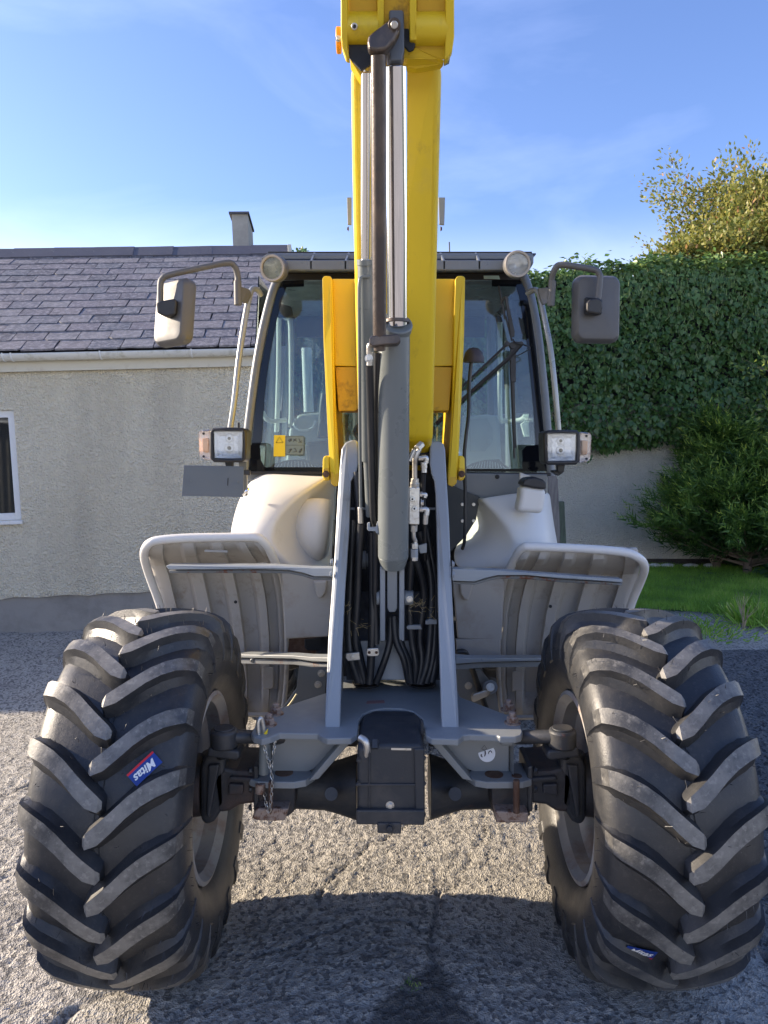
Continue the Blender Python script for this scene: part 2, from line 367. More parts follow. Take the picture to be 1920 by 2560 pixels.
GRAV = ground_material('dark_gravel', (0.075, 0.075, 0.077), (0.17, 0.168, 0.16), (0.03, 0.03, 0.032), (0.16, 0.15, 0.14), 1.2)

def axis_pts(a, b, fa, fb, step, grow):
    p = list(np.arange(fa, fb, step)); s = step; x = fa
    while x > a: s *= grow; x -= s; p.insert(0, x)
    s = step; x = p[-1]
    while x < b: s *= grow; x += s; p.append(x)
    return np.array(p)
xs = axis_pts(-7.5, 8.5, -1.75, 1.95, 0.0115, 1.035)
ys = [1.25]
while ys[-1] < 11.6: ys.append(ys[-1] + max(0.0085, 0.0052 * ys[-1] * (1 if ys[-1] < 4 else 1.6)))
ys = np.array(ys)
GX, GY = np.meshgrid(xs, ys)
H = (fbm(GX * 1.1, GY * 1.1, 3, 3) - 0.5) * 0.03
rough_n = fbm(GX * 9, GY * 9, 4, 11)
smooth_mask = np.clip((fbm(GX * 0.9, GY * 0.9, 3, 31) - 0.42) * 6, 0, 1)
H += (rough_n - 0.5) * 0.007
grain = fbm(GX * 55, GY * 55, 2, 21)
H += (grain - 0.5) * 0.014 * (0.55 + 0.45 * smooth_mask)
H += (vnoise(GX * 95, GY * 95, 5) - 0.5) * 0.008
# tined ripples in the concrete by the house
rip = np.clip((-GX - 1.2) * 2, 0, 1) * np.clip((GY - 3.0) * 1.2, 0, 1)
H += rip * 0.007 * np.sin((GY * 0.93 + GX * 0.37 + 0.03 * fbm(GX * 2, GY * 2, 2, 2)) * 2 * math.pi / 0.095)
def polydist(pts):
    d = np.full(GX.shape, 9.0)
    wob = (fbm(GX * 7, GY * 7, 4, 77) - 0.5) * 0.09; wob2 = (fbm(GX * 7 + 50, GY * 7, 4, 78) - 0.5) * 0.09
    X, Y = GX + wob, GY + wob2
    for a, b in zip(pts, pts[1:]):
        ax, ay, bx, by = a[0], a[1], b[0], b[1]; L = (bx - ax) ** 2 + (by - ay) ** 2 + 1e-9
        t = np.clip(((X - ax) * (bx - ax) + (Y - ay) * (by - ay)) / L, 0, 1)
        d = np.minimum(d, np.hypot(X - ax - t * (bx - ax), Y - ay - t * (by - ay)))
    return d
dirt = np.zeros_like(GX)
def G2(px, py): q = PZ(px, py, 0); return (q.x, q.y)
for pts, w, dep in (
    ([G2(1100, 2230), G2(1085, 2330), G2(1080, 2420)], 0.014, 0.014),
    ([G2(560, 2380), G2(700, 2370), G2(900, 2300), G2(1000, 2310), G2(1090, 2330)], 0.008, 0.012),
    ([G2(800, 2240), G2(830, 2190), G2(930, 2110), G2(1010, 2070), G2(1150, 2030)], 0.008, 0.012),
    ([G2(1110, 2230), G2(1160, 2160), G2(1200, 2080), G2(1220, 2020)], 0.007, 0.006),
    ([G2(110, 2560), G2(260, 2500), G2(330, 2470)], 0.018, 0.014),
    ([G2(-300, 2000), G2(30, 1985), G2(200, 1900)], 0.012, 0.012)):
    d = polydist(pts); k = np.clip(1 - d / w, 0, 1); k = np.clip(k * 1.6, 0, 1)
    H -= k * dep; dirt = np.maximum(dirt, k * 0.35)
tri = [G2(1082, 2400), G2(1060, 2500), G2(1040, 2640)]
dd = polydist(tri); wt = np.clip(0.02 + (G2(1082, 2400)[1] - GY) * 0.6, 0.0, 0.3)
k = np.clip((wt - dd) / 0.03, 0, 1) * (GY < G2(1082, 2380)[1]); dirt = np.maximum(dirt, k * 1.0); H -= k * 0.008 * (1 - grain)
dirt *= (0.75 + 0.4 * (rough_n - 0.5))
bx = np.interp(GY, [1.2, 2.7, 4.9, 6.0, 7.0, 12], [1.02, 1.26, 1.72, 1.9, 2.0, 2.1]) + (fbm(GX * 3, GY * 3, 4, 9) - 0.5) * 0.35
gm = (GX > bx) & (GY < 6.15)
H += gm * ((fbm(GX * 28, GY * 28, 2, 91) - 0.5) * 0.03 + 0.004)
H[(np.hypot(GX - 0.78, GY - 2.4) < 0.3) | (np.hypot(GX + 0.73, GY - 2.4) < 0.3)] *= 0.4
V = np.stack([GX, GY, H], -1).reshape(-1, 3)
ny, nx = GX.shape
idx = np.arange(ny * nx).reshape(ny, nx)
quads = np.stack([idx[:-1, :-1], idx[:-1, 1:], idx[1:, 1:], idx[1:, :-1]], -1)
gq = gm[:-1, :-1]
def grid_obj(name, q, m, label, cat):
    q = q.reshape(-1, 4); u, inv = np.unique(q, return_inverse=True); inv = inv.reshape(-1, 4)
    me = bpy.data.meshes.new(name); me.vertices.add(len(u)); me.vertices.foreach_set('co', V[u].reshape(-1).astype(np.float32))
    me.loops.add(inv.size); me.loops.foreach_set('vertex_index', inv.reshape(-1).astype(np.int32))
    me.polygons.add(len(inv)); me.polygons.foreach_set('loop_start', (np.arange(len(inv)) * 4).astype(np.int32))
    me.update(calc_edges=True); me.validate()
    a = me.attributes.new('dirt', 'FLOAT', 'POINT'); a.data.foreach_set('value', dirt.reshape(-1)[u].astype(np.float32))
    o = link(name, me, m); tag(o, label, cat, kind='structure'); return o
grid_obj('yard', quads[~gq], CONC, 'worn exposed aggregate concrete yard with cracks under the machine', 'yard')
grid_obj('gravel', quads[gq], GRAV, 'dark grey gravel strip beside the right front wheel', 'gravel')
FARG = mat('far_ground', (0.12, 0.12, 0.1), 0.95, c2=(0.06, 0.09, 0.04), sc2=0.3, thr=(0.4, 0.6), var=0.2)
gp = 600
tag(link('ground', pyme('ground', [(-gp, -gp, -0.07), (gp, -gp, -0.07), (gp, gp, -0.07), (-gp, gp, -0.07)], [(0, 1, 2, 3)]), FARG), 'plain ground stretching to the horizon', 'ground', kind='structure')
YN = mat('yard_behind_camera', (0.36, 0.335, 0.29), 0.9, c2=(0.12, 0.115, 0.11), sc2=2, thr=(0.45, 0.7), var=0.15, bump=0.6, bsc=30)
tag(link('forecourt', pyme('forecourt', [(-14, -14, -0.012), (14, -14, -0.012), (14, 1.28, -0.012), (-14, 1.28, -0.012)], [(0, 1, 2, 3)]), YN), 'concrete forecourt before the machine', 'yard', kind='structure')

# ================================================================== COTTAGE
HP = P(0, 1570, 6.75); HP.z = -0.02
HM = Matrix.Translation(HP) @ Euler((0, R(-1.9), R(5.0))).to_matrix().to_4x4()
def roughcast(name, c, c2, hue):
    n = NT(name)
    col = n.mix(n.rng(n.noise(1.6, 8, 0.7), 0.3, 0.75), c, c2)
    col = n.mix(n.rng(n.noise(38, 6, 0.75), 0.54, 0.72, 0, 0.45), col, hue)
    col = n.mix(n.rng(n.noise(0.7, 5, 0.6, stretch=(3, 3, 0.4)), 0.5, 0.75, 0, 0.5), col, hue)
    n.set(Base_Color=col, Roughness=0.92)
    vo = n.n('TexVoronoi'); vo.inputs['Scale'].default_value = 55; n.l(n.co, vo.inputs['Vector'])
    n.bump(n.mul(n.noise(34, 7, 0.65, dist=1.2), n.mul(vo.outputs['Distance'], 0.8), 'ADD'), 1.0, 0.035); return n.m
RC = roughcast('cream_roughcast', (0.85, 0.77, 0.58), (0.92, 0.85, 0.66), (0.58, 0.52, 0.40))
RCW = roughcast('white_garden_render', (0.84, 0.78, 0.64), (0.92, 0.86, 0.73), (0.58, 0.54, 0.44))
house = empty('cottage', HP, 'low cream roughcast cottage with a slate roof and white gutter left of the machine', 'cottage', mw=HM)
HW = 2.60; HL = -7.0
def hb(name, x0, x1, y0, y1, z0, z1, m, parent=None, bevel=0.0):
    return box(name, ((x0 + x1) / 2, (y0 + y1) / 2, (z0 + z1) / 2), (x1 - x0, y1 - y0, z1 - z0), m, parent or house, mw=HM, bevel=bevel)
# walls (front wall in pieces round the window opening)
WX0, WX1, WZ0, WZ1 = -1.05, 0.255, 1.02, 1.985
bm = bmesh.new()
def quad(a, b, c, d):
    bm.faces.new([bm.verts.new(p) for p in (a, b, c, d)])
zt = 2.42
for x0, x1, z0, z1 in ((HL, WX0, 0.33, zt), (WX1, HW, 0.33, zt), (WX0, WX1, 0.33, WZ0), (WX0, WX1, WZ1, zt)):
    quad((x0, 0, z0), (x1, 0, z0), (x1, 0, z1), (x0, 0, z1))
d = 0.12
quad((WX0, 0, WZ0), (WX1, 0, WZ0), (WX1, d, WZ0), (WX0, d, WZ0)); quad((WX0, 0, WZ1), (WX0, d, WZ1), (WX1, d, WZ1), (WX1, 0, WZ1))
quad((WX1, 0, WZ0), (WX1, 0, WZ1), (WX1, d, WZ1), (WX1, d, WZ0)); quad((WX0, 0, WZ0), (WX0, d, WZ0), (WX0, d, WZ1), (WX0, 0, WZ1))
yb = 4.7; yr = 2.33; zr = 3.86
bm.faces.new([bm.verts.new(p) for p in ((HW, 0, 0), (HW, yb, 0), (HW, yb, zt), (HW, yr, zr), (HW, 0, zt))])
bm.faces.new([bm.verts.new(p) for p in ((HL, 0, 0), (HL, 0, zt), (HL, yr, zr), (HL, yb, zt), (HL, yb, 0))])
quad((HL, yb, 0), (HL, yb, zt), (HW, yb, zt), (HW, yb, 0))
link('wall', bm2me(bm, 'wall'), RC, house, HM)
# ragged lower edge of the roughcast over a bare cement plinth
n = 90; pts = [(HL + (HW - HL) * i / n, -0.018, 0.325 + 0.012 * math.sin(i * 1.7) * random.random() + 0.004) for i in range(n + 1)]
slab('wall_base_drip', pts + [(HW, -0.018, 0.36), (HL, -0.018, 0.36)], (0, 0.03, 0), RC, house, mw=HM, bevel=0)
hb('plinth', HL, HW, 0.004, 0.2, -0.12, 0.345, CEM)
# window
w = box('window', ((WX0 + WX1) / 2, 0.075, (WZ0 + WZ1) / 2), (0.001, 0.001, 0.001), PVC, house, mw=HM, bevel=0)
def wb_(name, x0, x1, z0, z1, y0=0.03, y1=0.09, m=PVC, bevel=0.004): return hb(name, x0, x1, y0, y1, z0, z1, m, w, bevel)
bpy.data.objects.remove(w); 
me = bpy.data.meshes.new('window'); bm = bmesh.new()
fw = 0.062
for x0, x1, z0, z1 in ((WX0, WX0 + fw, WZ0, WZ1), (WX1 - fw, WX1, WZ0, WZ1), (WX0 + fw, WX1 - fw, WZ0, WZ0 + fw), (WX0 + fw, WX1 - fw, WZ1 - fw, WZ1), (-0.46, -0.40, WZ0 + fw, WZ1 - fw)):
    v = [bm.verts.new((x, y, z)) for x in (x0, x1) for y in (0.028, 0.09) for z in (z0 , z1)]
    for q in ((0, 1, 3, 2), (4, 6, 7, 5), (0, 4, 5, 1), (2, 3, 7, 6), (0, 2, 6, 4), (1, 5, 7, 3)): bm.faces.new([v[i] for i in q])
w = link('window', bm2me(bm, 'window'), PVC, house, HM, bevel=0.004)
PANE = mat('dark_window_pane', (0.02, 0.022, 0.022), 0.03, var=0.02, rvar=0.01)
PANE.node_tree.nodes['Principled BSDF'].inputs['IOR'].default_value = 1.9
hb('pane', WX0 + fw, -0.46, 0.06, 0.07, WZ0 + fw, WZ1 - fw, PANE, w); hb('pane', -0.40, WX1 - fw, 0.06, 0.07, WZ0 + fw, WZ1 - fw, PANE, w)
hb('sill', WX0 - 0.03, WX1 + 0.012, -0.03, 0.09, WZ0 - 0.035, WZ0 - 0.001, PVC, w, 0.005)
# eaves
hb('fascia', HL, HW + 0.02, -0.045, -0.02, 2.31, 2.435, FASC)
hb('soffit', HL, HW, -0.02, 0.03, 2.33, 2.36, FASC)
bm = bmesh.new(); seg = 14; L = []
for x in (HL, HW + 0.05):
    L.append([bm.verts.new((x, -0.105 + r * math.cos(math.pi + math.pi * k / seg), 2.452 + r * 0.95 * math.sin(math.pi + math.pi * k / seg))) for r in (0.056,) for k in range(seg + 1)])
for k in range(seg): bm.faces.new([L[0][k], L[0][k + 1], L[1][k + 1], L[1][k]])
gut = link('gutter', bm2me(bm, 'gutter'), GUT, house, HM, 60); gs = gut.modifiers.new('s', 'SOLIDIFY'); gs.thickness = 0.006
brk = None
for gx in (-5.6, -4.5, -3.3, -2.2, -1.0, 0.255, 0.325, 1.06, 1.83):
    path = [(gx, -0.105 + 0.062 * math.cos(math.pi + math.pi * k / 8) * 1.0, 2.457 + 0.063 * math.sin(math.pi + math.pi * k / 8)) for k in range(9)]
    b = tube('bracket', [Vector(q) for q in path], 0.0075, PVC, gut, n=1, seg=6, mw=HM)
# roof deck + slates
tanp = (zr - zt) / (yr + 0.12)
pitch = math.atan2(zr - 2.44, yr + 0.16)
ey, ez = -0.16, 2.47
deck = slab('roof', [(HL - 0.1, ey + 0.05, ez - 0.005), (HW + 0.05, ey + 0.05, ez - 0.005), (HW + 0.05, yr, zr + 0.02), (HL - 0.1, yr, zr + 0.02)], (0, 0.01, -0.02), mat('roof_underlay', (0.03, 0.03, 0.034), 0.9), house, mw=HM, bevel=0)
slab('rear_slope', [(HL - 0.1, yr + .03, zr + 0.02), (HW + 0.05, yr + .03, zr + 0.02), (HW + 0.05, yb + 0.15, zt - 0.04), (HL - 0.1, yb + 0.15, zt - 0.04)], (0, 0.02, 0.05), mat('rear_slates', (0.07, 0.075, 0.09), 0.8), house, mw=HM, bevel=0)
def slatem():
    n = NT('blue_grey_slate'); oi = n.n('ObjectInfo'); a = oi.outputs['Random']
    ro = n.n('ValToRGB'); e = ro.color_ramp.elements; n.l(a, ro.inputs['Fac'])
    e[0].color = (0.078, 0.078, 0.088, 1); e[1].color = (0.185, 0.182, 0.188, 1)
    for p, c in ((0.25, (0.15, 0.135, 0.15, 1)), (0.5, (0.10, 0.108, 0.125, 1)), (0.75, (0.17, 0.15, 0.155, 1))):
        x = e.new(p); x.color = c
    va = n.n('VectorMath', operation='ADD'); n.l(n.co, va.inputs[0]); n.l(oi.outputs['Location'], va.inputs[1])
    col = n.mix(n.rng(n.noise(26, 8, 0.7, vec=va.outputs[0]), 0.46, 0.62, 0, 0.8), ro.outputs['Color'], (0.31, 0.295, 0.30))
    col = n.mix(n.rng(n.noise(9, 8, 0.7, vec=va.outputs[0]), 0.5, 0.68, 0, 0.6), col, (0.06, 0.06, 0.07))
    n.set(Base_Color=col, Roughness=0.62); n.bump(n.noise(30, 8, 0.72, vec=va.outputs[0]), 0.75, 0.012); return n.m
SLATE = slatem()
cp, sp = math.cos(pitch), math.sin(pitch)
EXP_, SW = 0.205, 0.276
def slate_mesh(i):
    r = random.Random(100 + i); w2 = SW / 2 - 0.0045; L_ = EXP_ + 0.05
    low = []
    nb = 6
    for k in range(nb + 1):
        t = k / nb; low.append((-w2 + 2 * w2 * t, (r.random() - 0.5) * 0.006 * (3 if i % 5 == 3 else 1)))
    if i % 4 == 1: low[-1] = (w2 - 0.025, low[-1][1]); low.append((w2, 0.022))
    if i % 7 == 5: low[0] = (-w2 + 0.03, low[0][1]); low.insert(0, (-w2, 0.03))
    pts = [(x, y, 0) for x, y in low] + [(w2, L_, 0), (-w2, L_, 0)]
    n_ = len(pts); th = 0.012 + 0.005 * r.random()
    v = [(x, y, -th) for x, y, _ in pts] + [(x, y + (0.004 if j < n_ - 2 else 0), 0) for j, (x, y, _) in enumerate(pts)]
    f = [list(range(n_)), list(range(2 * n_ - 1, n_ - 1, -1))] + [[j, (j + 1) % n_, n_ + (j + 1) % n_, n_ + j] for j in range(n_)]
    me = pyme('slate', v, f); me.materials.append(SLATE); return me
SM = [slate_mesh(i) for i in range(14)]
rows = 14
roofM = Matrix.Translation((0, ey, ez)) @ Matrix.Rotation(pitch, 4, 'X')
left_bm = bmesh.new()
for r_ in range(rows):
    off = (r_ % 2) * SW / 2 + random.uniform(-0.02, 0.02)
    x = HW + 0.03 - SW / 2 - off; 
    while x > HL:
        M = Matrix.Translation((x + random.uniform(-0.003, 0.003), r_ * EXP_ + random.uniform(-0.005, 0.005), 0.012 + random.uniform(0, 0.005))) @ Matrix.Rotation(R(2.2 + random.uniform(-0.5, 0.5)), 4, 'X').inverted() @ Matrix.Rotation(R(random.uniform(-0.5, 0.5)), 4, 'Z')
        me = random.choice(SM)
        if x > -1.75: link('slate', me, SLATE, deck, HM @ roofM @ M)
        else:
            t = bmesh.new(); t.from_mesh(me); t.transform(roofM @ M); tm = bpy.data.meshes.new('t'); t.to_mesh(tm); t.free(); left_bm.from_mesh(tm); bpy.data.meshes.remove(tm)
        x -= SW
    if off > SW * .25:
        M = Matrix.Translation((HW + 0.03 - off / 2, r_ * EXP_, 0.013)) @ Matrix.Rotation(R(2.2), 4, 'X').inverted() @ Matrix.Scale(off / SW, 4, (1, 0, 0))
        link('slate', SM[0], SLATE, deck, HM @ roofM @ M)
me = bpy.data.meshes.new('slate_field'); left_bm.to_mesh(me); left_bm.free()
tag(link('slate_field', me, SLATE, deck, HM), kind='stuff')
# ridge tiles
def ridge_mesh():
    pr = [(-0.17, -0.11), (-0.03, 0.02), (0.03, 0.02), (0.17, -0.11), (0.16, -0.128), (0.0, -0.005), (-0.16, -0.128)]
    v = [(x, a, b) for x in (-0.225, 0.225) for a, b in pr]; k = len(pr)
    me = pyme('ridge_tile', v, [list(range(k)), list(range(2 * k - 1, k - 1, -1))] + [[j, (j + 1) % k, k + (j + 1) % k, k + j] for j in range(k)])
    return me
RM = ridge_mesh(); RIDGE = mat('dark_ridge_tile', (0.10, 0.098, 0.115), 0.75, c2=(0.2, 0.2, 0.2), sc2=20, thr=(0.6, 0.68), var=0.2, bump=0.4)
RM.materials.append(RIDGE)
x = HW - 0.17
while x > HL:
    link('ridge_tile', RM, RIDGE, deck, HM @ Matrix.Translation((x, yr, zr + 0.075 + random.uniform(-0.006, 0.006))) @ Euler((0, R(random.uniform(-0.9, 0.9)), 0)).to_matrix().to_4x4()); x -= 0.445
# verge end and chimney
hb('verge', HW + 0.045, HW + 0.085, 1.9, yr + 0.2, zr - 0.24, zr + 0.0, FASC, None, 0.004)
cA = HM.inverted() @ P(582, 600, 9.5)
ch = hb('chimney', cA.x, cA.x + 0.19, cA.y, cA.y + 0.75, 3.4, cA.z + 0.30, mat('chimney_render', (0.4, 0.375, 0.32), 0.95, c2=(0.25, 0.24, 0.22), thr=(0.4, 0.8), bump=0.6, bsc=40))
hb('chimney_cap', cA.x - 0.03, cA.x + 0.21, cA.y - 0.03, cA.y + 0.78, cA.z + 0.302, cA.z + 0.325, RIDGE, ch)

# ================================================================== GARDEN: wall, ivy, trees, lawn
GWY = 10.75
gw = empty('garden_wall', (3, GWY, 0), 'white rendered garden wall below the ivy behind the lawn', 'wall')
box('wall', (3.4, GWY + 0.15, 1.1), (12.7, 0.3, 2.3), RCW, gw, bevel=0.01)
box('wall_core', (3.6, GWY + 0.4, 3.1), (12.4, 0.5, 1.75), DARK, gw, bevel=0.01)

leaf_ivy_v = [(0, 0, 0), (0.42, 0.28, 0.06), (0.30, 0.55, 0.05), (0.0, 1.0, -0.05), (-0.30, 0.55, 0.05), (-0.42, 0.28, 0.06)]
leaf_ivy_f = [(0, 1, 2, 3), (0, 3, 4, 5)]
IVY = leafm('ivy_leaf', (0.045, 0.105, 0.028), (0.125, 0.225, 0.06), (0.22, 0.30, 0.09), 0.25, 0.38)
# ivy surface: y offset (towards camera) as a lumpy field
NI = 38000
ix = rng.uniform(-2.6, 8.2, NI); iz = rng.uniform(1.45, 4.12, NI)
bot = 1.78 + (fbm(ix * 1.3, ix * 0 + 3, 4, 5) - 0.5) * 0.5 - 0.02 * ix
topz = 4.0 + 0.02 * ix + (fbm(ix * 1.6, ix * 0 + 9, 4, 6) - 0.5) * 0.46
keep = (iz > bot) & (iz < topz); ix, iz, tz, bz = ix[keep], iz[keep], topz[keep], bot[keep]
lump = fbm(ix * 1.1, iz * 1.3, 3, 41) * 0.40 + fbm(ix * 5, iz * 5, 2, 43) * 0.22
edge = np.clip((tz - iz) / 0.35, 0, 1) ** 0.5 * np.clip((iz - bz) / 0.3, 0.0, 1) ** 0.5
iy = GWY - 0.05 - lump * edge - rng.uniform(0, 0.10, len(ix))
pos = np.stack([ix, iy, iz], -1)
nrm = np.tile([0, -1.0, 0.45], (len(ix), 1)) + rng.normal(0, 0.42, (len(ix), 3))
tip = np.tile([0, -0.35, -1.0], (len(ix), 1)) + rng.normal(0, 0.38, (len(ix), 3))
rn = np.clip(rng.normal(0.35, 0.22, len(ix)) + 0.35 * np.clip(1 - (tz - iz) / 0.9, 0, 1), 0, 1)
N2 = 11000; tx = rng.uniform(-2.6, 8.2, N2); tt = 4.0 + 0.02 * tx + (fbm(tx * 1.6, tx * 0 + 9, 4, 6) - 0.5) * 0.46
ty = rng.uniform(GWY - 0.35, GWY + 0.75, N2); tzz = tt + rng.normal(0, 0.05, N2) + (fbm(tx * 4, ty * 4, 3, 8) - 0.45) * 0.28
pos2 = np.stack([tx, ty, tzz], -1); nrm2 = np.tile([0, -0.4, 1.0], (N2, 1)) + rng.normal(0, 0.5, (N2, 3)); tip2 = rng.normal(0, 1, (N2, 3))
# trailing sprigs below the ivy
tp = []
for sx, sz, L in ((1.95, 1.72, .3), (2.75, 1.6, .35), (2.55, 1.65, .25), (3.6, 1.75, .3), (4.2, 1.7, .3), (5.2, 1.65, .4), (1.6, 1.7, .4)):
    for k in range(26): tp.append((sx + random.gauss(0, 0.1), GWY - 0.12 - random.random() * 0.1, sz - L * random.random() * 0.8 + 0.15))
tp = np.array(tp)
pos = np.concatenate([pos, pos2, tp]); nrm = np.concatenate([nrm, nrm2, np.tile([0, -1, .3], (len(tp), 1)) + rng.normal(0, .4, (len(tp), 3))])
tip = np.concatenate([tip, tip2, np.tile([0, -.2, -1], (len(tp), 1)) + rng.normal(0, .4, (len(tp), 3))]); rn = np.concatenate([rn, np.clip(rng.normal(0.75, 0.2, N2), 0, 1), rng.random(len(tp)) * .5])
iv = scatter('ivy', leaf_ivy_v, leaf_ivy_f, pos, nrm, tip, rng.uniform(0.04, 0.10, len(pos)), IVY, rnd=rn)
tag(iv, 'dense dark green ivy covering the top of the garden wall', 'ivy', kind='stuff')
# upright pale flowering tips of ivy
N3 = 2600; fx = rng.uniform(0.3, 8.2, N3); fz = rng.triangular(2.2, 3.95, 4.05, N3)
lump = fbm(fx * 1.1, fz * 1.3, 3, 41) * 0.55 + fbm(fx * 5, fz * 5, 2, 43) * 0.22
fy = GWY - 0.18 - lump * np.clip((4.0 - fz) / 0.35, 0.1, 1) ** .5
scp = np.stack([fx, fy, fz], -1)
SPR = leafm('ivy_shoot', (0.10, 0.17, 0.05), (0.22, 0.30, 0.10), None, 0.2)
sh = scatter('ivy_shoots', [(-0.05, 0, 0), (0.05, 0, 0), (0.0, 1, 0)], [(0, 1, 2)], scp, np.tile([0, -1., 0.1], (N3, 1)) + rng.normal(0, .3, (N3, 3)), np.tile([0, -.3, 1.], (N3, 1)) + rng.normal(0, .25, (N3, 3)), rng.uniform(.04, .11, N3), SPR)
tag(sh, 'pale upright ivy shoots standing out of the ivy face', 'ivy', kind='stuff')

def branches(bm, base, d, L, r, depth, ends, spread=0.5, upb=0.15, nseg=4, kids=3):
    p = Vector(base); d = Vector(d).normalized(); pts = [p.copy()]; rr = [r]
    for i in range(nseg):
        d = (d + Vector((random.gauss(0, .14), random.gauss(0, .14), random.gauss(0, .1) + upb * 0.2))).normalized()
        p = p + d * L / nseg; pts.append(p.copy()); rr.append(r * (1 - 0.75 * (i + 1) / nseg))
    tube_bm(bm, pts, rr, 5 if depth else 3)
    if depth == 0:
        for q in pts[1:]: ends.append((q, d.copy()))
        return
    for k in range(kids + (1 if depth > 1 else 0)):
        i = random.randint(1, nseg); q = pts[i]
        nd = (d + Vector((random.gauss(0, spread), random.gauss(0, spread), random.gauss(0, spread * .7) + upb))).normalized()
        branches(bm, q, nd, L * random.uniform(.5, .75), rr[i] * .7 + .001, depth - 1, ends, spread, upb, nseg, kids)
    ends.append((p, d))

leaf_v = [(0, 0, 0), (0.26, 0.45, 0.05), (0, 1.0, 0), (-0.26, 0.45, 0.05)]
leaf_f = [(0, 1, 2, 3)]
TREEL = leafm('autumn_tree_leaf', (0.13, 0.17, 0.035), (0.36, 0.33, 0.08), (0.42, 0.22, 0.10), 0.45)
def leafy(root, bm, ends, per, size, m, spread, name='crown', bark=BARK, red=False):
    link('trunk', bm2me(bm, 'trunk'), bark, root, None, 60)
    p = []; t = []; r = []
    for q, d in ends:
        for k in range(per):
            o = Vector((random.gauss(0, spread), random.gauss(0, spread), random.gauss(0, spread)))
            p.append(q + o); t.append(d + o.normalized() * 0.8)
            r.append(min(1, max(0, random.gauss(.45 + (.18 if red else 0), .25))))
    p, t = np.array(p), np.array(t)
    o = scatter(name, leaf_v, leaf_f, p, unit(len(p)) + np.array([-0.2, -0.5, .4]), t, rng.uniform(.7, 1.25, len(p)) * size, m, root, np.array(r))
    tag(o, kind='stuff'); return o
random.seed(21)
tr = empty('broadleaf_tree', (6.3, 12.6, 0), 'tall broadleaf tree with olive and reddish autumn leaves behind the ivy', 'tree')
bm = bmesh.new(); ends = []
tube_bm(bm, [Vector((6.3, 12.6, 0)), Vector((6.35, 12.5, 2)), Vector((6.3, 12.4, 3.6))], [.17, .14, .11], 9)
for k in range(46):
    a = random.uniform(0, 2 * math.pi); zz = random.uniform(3.1, 4.35)
    branches(bm, (6.3, 12.4, zz), (math.cos(a) * 1.0 - .15, math.sin(a) * .6 - .1, random.uniform(.1, 1.2)), random.uniform(1.05, 1.6), .04, 2, ends, .5, .2, 5, 4)
leafy(tr, bm, ends, 13, 0.074, TREEL, 0.085)
random.seed(5)
tr = empty('low_bramble', (4.2, 11.3, 0), 'sparse arching shrub with lime and reddish leaves rising from the ivy top', 'shrub')
bm = bmesh.new(); ends = []
for k in range(34):
    x0 = random.uniform(3.9, 6.6); branches(bm, (x0, 11.3, 3.95 + random.random() * .1), (random.uniform(-.5, .3), random.uniform(-.5, .3), random.uniform(.5, 1.0)), (0.18 + (x0 - 3.9) * 0.46) * random.uniform(.6, 1.0), .012, 1, ends, .45, .2, 5, 5)
leafy(tr, bm, ends, 14, 0.075, TREEL, 0.10, red=False, name='foliage'); tag(bpy.data.objects['trunk.001'], kind='stuff')
# leafy branch at the right edge
random.seed(9)
LIME = leafm('lime_green_leaf', (0.12, 0.19, 0.035), (0.26, 0.33, 0.07), None, 0.4)
tr = empty('lime_leaved_shrub', (4.95, 9.6, 0), 'loose shrub with pale lime leaves in front of the ivy at the right edge', 'shrub')
bm = bmesh.new(); ends = []
tube_bm(bm, [Vector((5.2, 9.6, 0)), Vector((5.1, 9.6, 1.3)), Vector((5.0, 9.55, 2.3))], [.03, .025, .015], 6)
for k in range(9): branches(bm, (5.05, 9.55, 1.9 + random.random() * .9), (random.uniform(-.9, .8), random.uniform(-.6, .1), random.uniform(-.2, .8)), .55, .01, 1, ends, .5, .1)
leafy(tr, bm, ends, 3, 0.075, LIME, 0.07, name='foliage')

